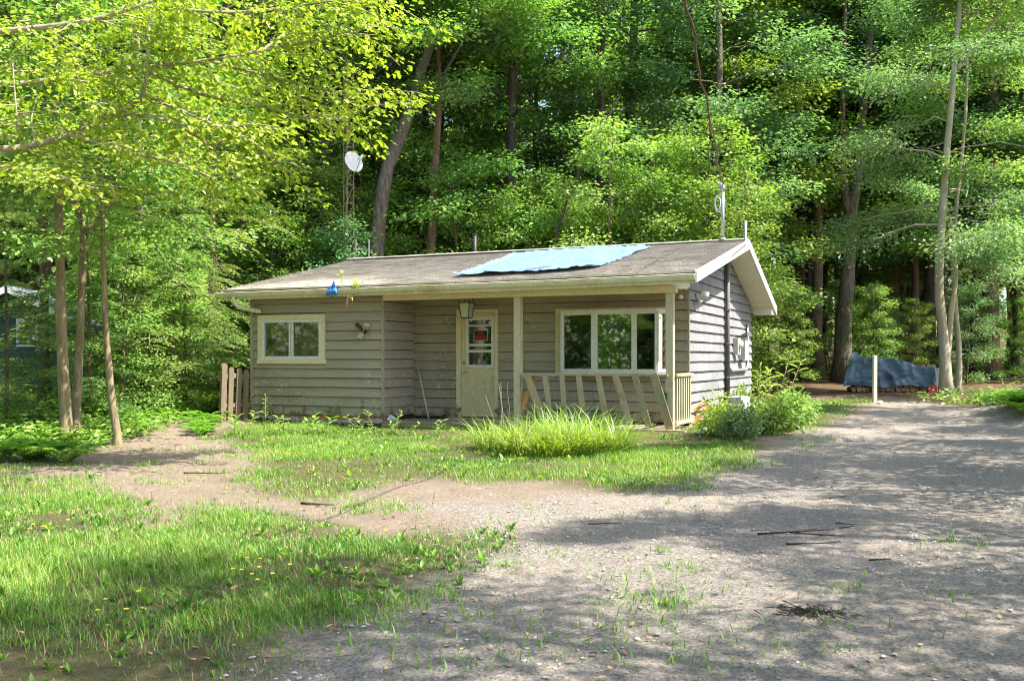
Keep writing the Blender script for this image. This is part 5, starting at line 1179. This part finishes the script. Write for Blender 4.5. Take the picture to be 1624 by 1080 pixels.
def tufts():
    r = np.random.RandomState(103); X, Y_ = [], []
    C = [gat(r.uniform(40, 640), r.uniform(690, 815)) for _ in range(170)] + [gat(r.uniform(460, 1100), r.uniform(800, 1060)) for _ in range(80)] + [gat(r.uniform(1150, 1330), r.uniform(660, 740)) for _ in range(22)] + [gat(r.uniform(1000, 1600), r.uniform(840, 1070)) for _ in range(12)]
    for (cx, cy) in C:
        n = int(6 + 60 * r.uniform() ** 2); s = r.uniform(.03, .2); X.append(cx + r.normal(0, s * 1.4, n)); Y_.append(cy + r.normal(0, s, n))
    x, y = np.concatenate(X), np.concatenate(Y_); n = len(x); H = r.uniform(.03, .11, n)
    tag(link('grass', blades(np.stack([x, y, gz(x, y) - .01], 1), H, r.uniform(0, 6.28, n), r.uniform(.3, 1.2, n), .009 * r.uniform(.6, 1.3, n), r.uniform(.3, .85, n), M['grass'], 'grass')), 'scattered grass tufts on bare soil', kind='stuff')
tufts()
def broadleaf_weeds():
    x, y, r = scatter_pts(LAWN_FRONT, 75, 104); P, D, N, S, T = [], [], [], [], []
    for a, b in zip(x, y):
        n = r.randint(3, 8); z = gzs(a, b); tn = r.uniform(.15, .75); L0 = .03 + .06 * r.uniform() ** 2
        for k in range(n):
            w = k * 6.283 / n + r.uniform(-.4, .4); P.append((a, b, z)); D.append((math.cos(w), math.sin(w), r.uniform(.2, 2.2))); N.append((0, 0, 1)); S.append(L0 * r.uniform(.7, 1.2)); T.append(tn + r.normal(0, .1))
    x, y, r = scatter_pts(LAWN_MID, 14, 105)
    for a, b in zip(x, y):
        n = r.randint(3, 7); z = gzs(a, b); tn = r.uniform(.3, .8); L0 = r.uniform(.05, .11)
        for k in range(n):
            w = k * 6.283 / n + r.uniform(-.4, .4); P.append((a, b, z)); D.append((math.cos(w), math.sin(w), r.uniform(.2, 2.2))); N.append((0, 0, 1)); S.append(L0 * r.uniform(.7, 1.2)); T.append(tn + r.normal(0, .1))
    S = np.array(S); tag(link('ground_cover', leaf_mesh('ground_cover', P, D, N, S, S * np.where(np.arange(len(S)) % 3, .34, .5), np.array(T), M['grass'], LEAF6)), 'broad leaved weeds mixed into the grass', kind='stuff')
broadleaf_weeds()
def flowers():
    r = np.random.RandomState(106); m_ = MB()
    for (c, n, s) in (((60, 860), 7, 60), ((410, 945), 9, 40), ((640, 880), 3, 40), ((180, 1000), 4, 60)):
        for _ in range(n):
            x, y = gat(c[0] + r.normal(0, s * .5), c[1] + r.normal(0, 10)); z = gzs(x, y) + r.uniform(.12, .22); k = 6
            m_.add([(x, y, z)] + [(x + .014 * math.cos(q * 6.283 / k), y + .014 * math.sin(q * 6.283 / k), z + .006) for q in range(k)], [(0, 1 + q, 1 + (q + 1) % k) for q in range(k)])
    tag(m_.build('small_flowers', M['flower']), 'tiny yellow flowers scattered in the near grass', kind='stuff')
flowers()
# tall clump of lily leaves in front of the porch
def lily(px, py, n, rad, hgt, seed, label, dry=0):
    x, y = gat(px, py); r = np.random.RandomState(seed); t = thing('lily_clump', label, 'plant', (x, y, gzs(x, y)), 0, 'clumps of arching leaves before the porch')
    q = r.uniform(0, 6.283, n); d = rad * .85 * np.sqrt(r.uniform(size=n)); P = np.stack([d * np.cos(q), d * np.sin(q) * .8, np.full(n, -.02)], 1); az = q + r.normal(0, 1.0, n); H = hgt * r.uniform(.5, 1.4, n)
    link('foliage', blades(P, H, az, r.uniform(.3, 2.1, n), .028 * r.uniform(.6, 1.2, n), .5 + r.normal(0, .2, n), M['lily'], 'foliage', 5), t)
    k = n // 9; q2 = r.uniform(0, 6.283, k); P2 = np.stack([rad * .6 * np.cos(q2), rad * .45 * np.sin(q2), np.full(k, -.01)], 1)
    link('dry_blades', blades(P2, hgt * r.uniform(.4, .9, k), q2 + r.normal(0, .8, k), r.uniform(.6, 2.2, k), .014 * r.uniform(.6, 1.2, k), r.uniform(.2, 1, k), M['litter'], 'dry_blades', 5), t)
    if dry:
        m_ = MB()
        for k in range(dry):
            a = r.uniform(0, 6.28); h = r.uniform(.7, 1.05); m_.tube([(0 - .15 + .05 * k, 0, 0), (-.15 + .05 * k + .08 * math.cos(a), .08 * math.sin(a), h * .6), (-.15 + .05 * k + .2 * math.cos(a), .2 * math.sin(a), h)], [.006, .005, .003], 4)
        m_.build('dry_stalk', M['twig'], t)
    return t
lily(806, 712, 300, .6, .52, 111, 'clump of arching leaves with dry stalks, leftmost before the porch', 6)
lily(868, 722, 520, .75, .54, 112, 'clump of arching leaves, middle one before the porch railing')
lily(934, 716, 520, .75, .52, 113, 'clump of arching leaves, rightmost before the porch railing')
lily(905, 700, 360, .7, .6, 114, 'clump of arching leaves at the back, touching the porch railing')
# weeds against the walls
for i, (px, py, h, nl, st, L) in enumerate(((432, 672, .55, 16, 2, .11), (532, 640, .45, 16, 2, .15), (605, 690, .5, 18, 2, .1), (575, 690, .38, 12, 2, .12), (505, 690, .34, 14, 3, .16), (378, 690, .42, 14, 3, .16), (640, 690, .3, 12, 2, .1), (455, 690, .36, 12, 2, .13), (700, 692, .32, 12, 2, .1))):
    x, y = gat(px, min(max(py, 672), 692)); p = Vector((x, y, 0)); 
    if in_house(np.array([x]), np.array([y + .15]))[0]: y -= .35
    small_plant('wall_weed', 'leafy weed growing along the foot of the grey front wall', 'weed', (x, y, gzs(x, y)), h, nl, 120 + i, 'weed', L, L * .38, .2, group='weeds along the front wall', stems=st)
def bush(px, py, h, rad, n, seed, label, mat='weed', L=.085, dy=0):
    x, y = gat(px, py); y += dy; r = np.random.RandomState(seed); t = thing('weed_bush', label, 'bush', (x, y, gzs(x, y)), 0, 'bushy weeds along the gable wall'); m_ = MB(); P, D, T = [], [], []
    ns = int(26 * rad / .5)
    for s in range(ns):
        az = r.uniform(0, 6.28); d = rad * r.uniform(.1, 1); hh = h * (1 - .5 * (d / rad) ** 2) * r.uniform(.6, 1.1); e = Vector((d * math.cos(az), d * math.sin(az), hh)); b = Vector((e.x * .35, e.y * .35, 0)); c = b.lerp(e, .55) + Vector((0, 0, .1 * h)); m_.tube([b, c, e], [.006, .005, .003], 4, False)
        k = int(n / ns); u = r.uniform(.15, 1.05, k); q = np.array([b.lerp(c, min(1, 2 * f)) if f < .5 else c.lerp(e, 2 * f - 1) for f in u]); off = r.normal(0, .06, (k, 3)); P.append(q + off); D.append(off + np.array([math.cos(az) * .04, math.sin(az) * .04, 0]) + np.array([0, 0, -.015])); T.append(np.clip(.5 + r.normal(0, .14) + r.normal(0, .15, k), 0, 1))
    P, D, T = map(np.concatenate, (P, D, T)); k = len(P); N = np.stack([r.normal(0, .4, k), r.normal(0, .4, k), np.ones(k)], 1); sz = L * r.uniform(.6, 1.25, k)
    m_.build('stem', M['twig'], t, True); link('foliage', leaf_mesh('foliage', P, D, N, sz, sz * .55, T, M[mat], LEAF6), t)
bush(1140, 690, .58, .42, 1300, 131, 'yellow green leafy bush, nearest to the porch corner', 'leafyellow', .07)
bush(1172, 696, .5, .42, 1500, 132, 'low bluish green bush in front of the bleached stump', 'leafblue', .06)
bush(1222, 690, .62, .48, 1700, 133, 'pale green bush right of the bleached stump', 'weed', .08)
bush(1250, 680, .58, .45, 1700, 134, 'bushy weed at the edge of the drive, rightmost of the clump', 'leafpale', .075)
bush(1200, 668, .66, .45, 1500, 135, 'weedy bush standing close against the gable wall', 'weed', .075, .8)
bush(1276, 668, .4, .4, 900, 136, 'low bush trailing off into the grass strip', 'leafpale', .06)
x, y = gat(1232, 668); small_plant('tall_weed', 'tall feathery weed sticking up above the gable bushes', 'weed', (x, y + .5, gzs(x, y)), 1.35, 20, 141, 'leafpale', .22, .035, .25, stems=4)
x, y = gat(1196, 640); small_plant('tall_weed', 'bright green upright weed at the back corner of the gable', 'weed', (x + .15, y + .4, gzs(x, y)), 1.1, 16, 142, 'leafyellow', .2, .06, .2, stems=2)
# ferns and undergrowth
def fern_mesh(seed):
    r = np.random.RandomState(seed); P, D, N, L = [], [], [], []
    for k in range(11):
        az = k * 6.283 / 11 + r.uniform(-.25, .25); ln = r.uniform(.4, .65); d = Vector((math.cos(az), math.sin(az), 0)); s = Vector((-d.y, d.x, 0))
        for j in range(15):
            u = (j + 1) / 15; p = d * (ln * u * .85) + Vector((0, 0, ln * (1.1 * u - .85 * u * u)))
            for sg in (-1, 1): P.append(p); D.append(s * sg + d * .45 + Vector((0, 0, -.15))); N.append((d.x * -.3 * u, d.y * -.3 * u, 1)); L.append(.15 * math.sin(math.pi * min(1, u * .85 + .12)) + .015)
    L = np.array(L); return leaf_mesh('fronds', P, D, N, L, L * .3, r.uniform(.3, .8, len(L)), M['fern'])
FERN = [fern_mesh(151), fern_mesh(152)]
R = random.Random(15); fs_ = [(R.uniform(225, 335), R.uniform(650, 690)) for _ in range(12)] + [(R.uniform(-10, 120), R.uniform(668, 735)) for _ in range(12)] + [(R.uniform(130, 230), R.uniform(655, 684)) for _ in range(7)] + [(R.uniform(1570, 1640), R.uniform(632, 668)) for _ in range(5)]
for i, (px, py) in enumerate(fs_):
    x, y = gat(px, py); o = link('fern', FERN[i % 2], None, (x, y, gzs(x, y)), R.uniform(0, 6)); s = R.uniform(.7, 1.25); o.scale = (s, s, s)
    if px > 1000: tag(o, 'green fern on the mound at the right picture edge', 'fern', 'ferns on the mound')
    elif px < 125: tag(o, 'green fern in the undergrowth below the leftmost trunk', 'fern', 'ferns at the left picture edge')
    else: tag(o, 'green fern at the forest edge left of the picket fence', 'fern', 'ferns left of the fence')
def undergrowth():
    r = np.random.RandomState(161); X, Y_ = [], []
    n = 5200; x = r.uniform(-14, -5.7, n); y = r.uniform(13.6, 27, n); k = (x < -6.5 - .0 * y + .35 * fbm(x, y, 2) - .1 * (y < 15)) ; X.append(x[k]); Y_.append(y[k])
    n = 2600; x = r.normal(11.2, 1.4, n); y = r.normal(17.8, 2.0, n); k = (x > 9.5 + .2 * fbm(x, y, 3)); X.append(x[k]); Y_.append(y[k])
    n = 3600; x = r.uniform(8, 26, n); y = r.uniform(32, 46, n); k = fbm(x, y, 6) > .0; X.append(x[k]); Y_.append(y[k])
    n = 900; x = r.uniform(-7.0, -5.0, n); y = r.uniform(20.0, 22.5, n); k = fbm(x, y, 8) > -.1; X.append(x[k]); Y_.append(y[k])
    x, y = np.concatenate(X), np.concatenate(Y_); k = ~in_house(x, y); x, y = x[k], y[k]; m = 5; n = len(x) * m
    x, y = np.repeat(x, m), np.repeat(y, m); az = r.uniform(0, 6.28, n); h = r.uniform(.05, .42, n) * np.clip(.7 + .5 * fbm(x, y, 12), .2, 1.4)
    P = np.stack([x + r.normal(0, .07, n), y + r.normal(0, .07, n), gz(x, y) + h], 1); D = np.stack([np.cos(az), np.sin(az), r.uniform(-.5, .3, n)], 1); N = np.stack([r.normal(0, .3, n), r.normal(0, .3, n), np.ones(n)], 1); s = r.uniform(.06, .15, n)
    tag(link('undergrowth', leaf_mesh('undergrowth', P, D, N, s, s * .55, np.clip(.5 + .2 * fbm(x, y, 12) + r.normal(0, .15, n), 0, 1), M['weed'], LEAF6)), 'low leafy undergrowth along the forest edge', kind='stuff')
undergrowth()
# ------------------------------------------------------------------ gravel, twigs, fallen leaves
def gravel():
    r = np.random.RandomState(171); n = 30000; x = r.uniform(-2.6, 8, n); y = 3.9 + 14 * r.uniform(size=n) ** 1.7; d = polydist(x, y, DRIVE); k = (d > -.25) & (np.abs(x) < .56 * y + .3) & (r.uniform(size=n) < .45 + .5 * fbm(x * .8, y * .8, 13)); x, y = x[k], y[k]; n = len(x)
    s = .0035 + .012 * r.uniform(size=n) ** 4
    oc = np.array([[1, 0, 0], [0, 1, 0], [-1, 0, 0], [0, -1, 0], [0, 0, .7], [.6, .6, .35], [-.6, .6, .3], [-.6, -.6, .35], [.6, -.6, .3]]); tr = np.array([[0, 5, 4], [5, 1, 4], [1, 6, 4], [6, 2, 4], [2, 7, 4], [7, 3, 4], [3, 8, 4], [8, 0, 4], [0, 1, 5], [1, 2, 6], [2, 3, 7], [3, 0, 8]])
    a = r.uniform(0, 6.28, n); c, sn = np.cos(a), np.sin(a); jit = oc[None] * (1 + r.uniform(-.3, .3, (n, 9, 1))); jx = jit[:, :, 0] * 1.4; jy = jit[:, :, 1]
    v = np.stack([x[:, None] + (jx * c[:, None] - jy * sn[:, None]) * s[:, None], y[:, None] + (jx * sn[:, None] + jy * c[:, None]) * s[:, None], gz(x, y)[:, None] + .004 + jit[:, :, 2] * s[:, None] * .9], 2).reshape(-1, 3)
    t = (np.arange(n)[:, None, None] * 9 + tr[None]).reshape(-1, 3); tag(link('gravel', tri_mesh('gravel', v, t, M['pebble'])), 'loose pale gravel stones on the driveway', kind='stuff')
gravel()
def fallen():
    r = np.random.RandomState(172); n = 2600; x = r.uniform(-7.5, 10, n); y = 4.2 + 24 * r.uniform(size=n) ** 1.3; k = ~in_house(x, y) & (np.abs(x) < .56 * y + .5); x, y = x[k], y[k]; n = len(x); az = r.uniform(0, 6.28, n)
    P = np.stack([x, y, gz(x, y) + .012], 1); D = np.stack([np.cos(az), np.sin(az), r.normal(0, .2, n)], 1); N = np.stack([r.normal(0, .3, n), r.normal(0, .3, n), np.ones(n)], 1); s = r.uniform(.02, .055, n)
    tag(link('fallen_leaves', leaf_mesh('fallen_leaves', P, D, N, s, s * .6, r.uniform(size=n), M['litter'], LEAF6)), 'small brown fallen leaves on the ground', kind='stuff')
    R = random.Random(173)
    def stick(px, py, ln, az, rad, label, forks=0):
        x, y = gat(px, py); m_ = MB(); d = Vector((math.cos(az), math.sin(az), 0)); s = Vector((-d.y, d.x, 0)); pts = []
        for i in range(6):
            w = d * (ln * (i / 5 - .5)) + s * R.uniform(-.03, .03) * ln; w.z = gzs(x + w.x, y + w.y) - gzs(x, y) + rad + .006; pts.append(w)
        m_.tube(pts, [rad * (1 - .12 * i) for i in range(6)], 5)
        for f in range(forks): b = pts[2 + f]; e = b + d * ln * .25 + s * ln * .18 * (1 if f % 2 else -1); m_.tube([b, e], [rad * .6, rad * .3], 4)
        o = m_.build('fallen_stick', M['barkdark'], None, True); o.location = (x, y, gzs(x, y)); tag(o, label, 'stick', 'fallen sticks on the driveway and soil')
    for (px, py, ln, az, rad, lab, fk) in ((1262, 846, .62, .05, .009, 'long dark stick, uppermost of the little heap on the drive', 2), (1300, 850, .36, -.5, .008, 'short forked twig in the heap of sticks on the drive', 2), (1290, 864, .42, .08, .008, 'straight dark stick below the heap on the drive', 0), (1360, 836, .34, .3, .006, 'curved twig right of the heap of sticks', 1), (1345, 833, .2, -.6, .006, 'small bent twig right of the heap of sticks', 0), (1395, 890, .16, .1, .008, 'short dark stick alone on the drive', 0), (330, 752, .6, .0, .01, 'pale long stick lying on the bare soil left', 0), (505, 802, .4, -.4, .012, 'dark crooked stick at the edge of the mid lawn', 1), (1330, 790, .35, .7, .007, 'thin twig on the upper drive', 1), (960, 832, .3, .3, .006, 'thin twig on the drive below the lawn', 0)): stick(px, py, ln, az, rad, lab, fk)
    x, y = gat(1290, 975); t = MB()
    for i in range(190):
        a = R.uniform(0, 6.28); q = abs(R.gauss(0, .09)); px_, py_ = q * math.cos(a) * 1.4, q * math.sin(a) * .8; w = R.uniform(-.5, .5); l = R.uniform(.012, .05); w *= 4; t.beam((px_ - l * math.cos(w), py_ - l * math.sin(w), .008 + R.uniform(0, .02)), (px_ + l * math.cos(w), py_ + l * math.sin(w), .006 + R.uniform(0, .02)), .005, .004)
    o = t.build('debris_clump', M['barkdark']); o['kind'] = 'stuff'; o.location = (x, y, gzs(x, y)); tag(o, 'dark clump of dead twigs and pine litter on the near drive', 'debris')
fallen()
def roof_litter():
    r = np.random.RandomState(181); n = 220; a = r.uniform(-9.1, .4, n); b = np.where(r.uniform(size=n) < .5, BE + r.exponential(.35, n), r.uniform(BE, 2.9, n)); k = (b < 2.9) & ~((a > -4.5) & (a < -1.2)); a, b = a[k], b[k]; n = len(a)
    P = np.array([HW(q, w, roof_z(q, w) + .022) for q, w in zip(a, b)]); az = r.uniform(0, 6.28, n); D = np.stack([np.cos(az), np.sin(az), r.normal(0, .1, n)], 1); N = np.stack([r.normal(0, .2, n), r.normal(0, .2, n), np.ones(n)], 1); s = r.uniform(.02, .06, n)
    tag(link('fallen_leaves', leaf_mesh('fallen_leaves', P, D, N, s, s * .6, r.uniform(size=n), M['litter'], LEAF6)), 'dead leaves and bits scattered over the roof shingles', kind='stuff')
roof_litter()

# ------------------------------------------------------------------ tell look-alikes apart by their order across the picture
ORD = ['first', 'second', 'third', 'fourth', 'fifth', 'sixth', 'seventh', 'eighth', 'ninth', 'tenth', 'eleventh', 'twelfth']
bylab = {}
for o in SC.objects:
    if o.parent is None and o.get('category') in ('tree', 'fern', 'weed') and o.location.y > 3: bylab.setdefault(o['label'], []).append(o)
for lab, os_ in bylab.items():
    if len(os_) < 2: continue
    os_.sort(key=lambda o: o.location.x / o.location.y)
    for i, o in enumerate(os_): o['label'] = lab + (', %s from left' % ORD[min(i, 11)] if len(os_) > 2 else (', left one' if i == 0 else ', right one'))
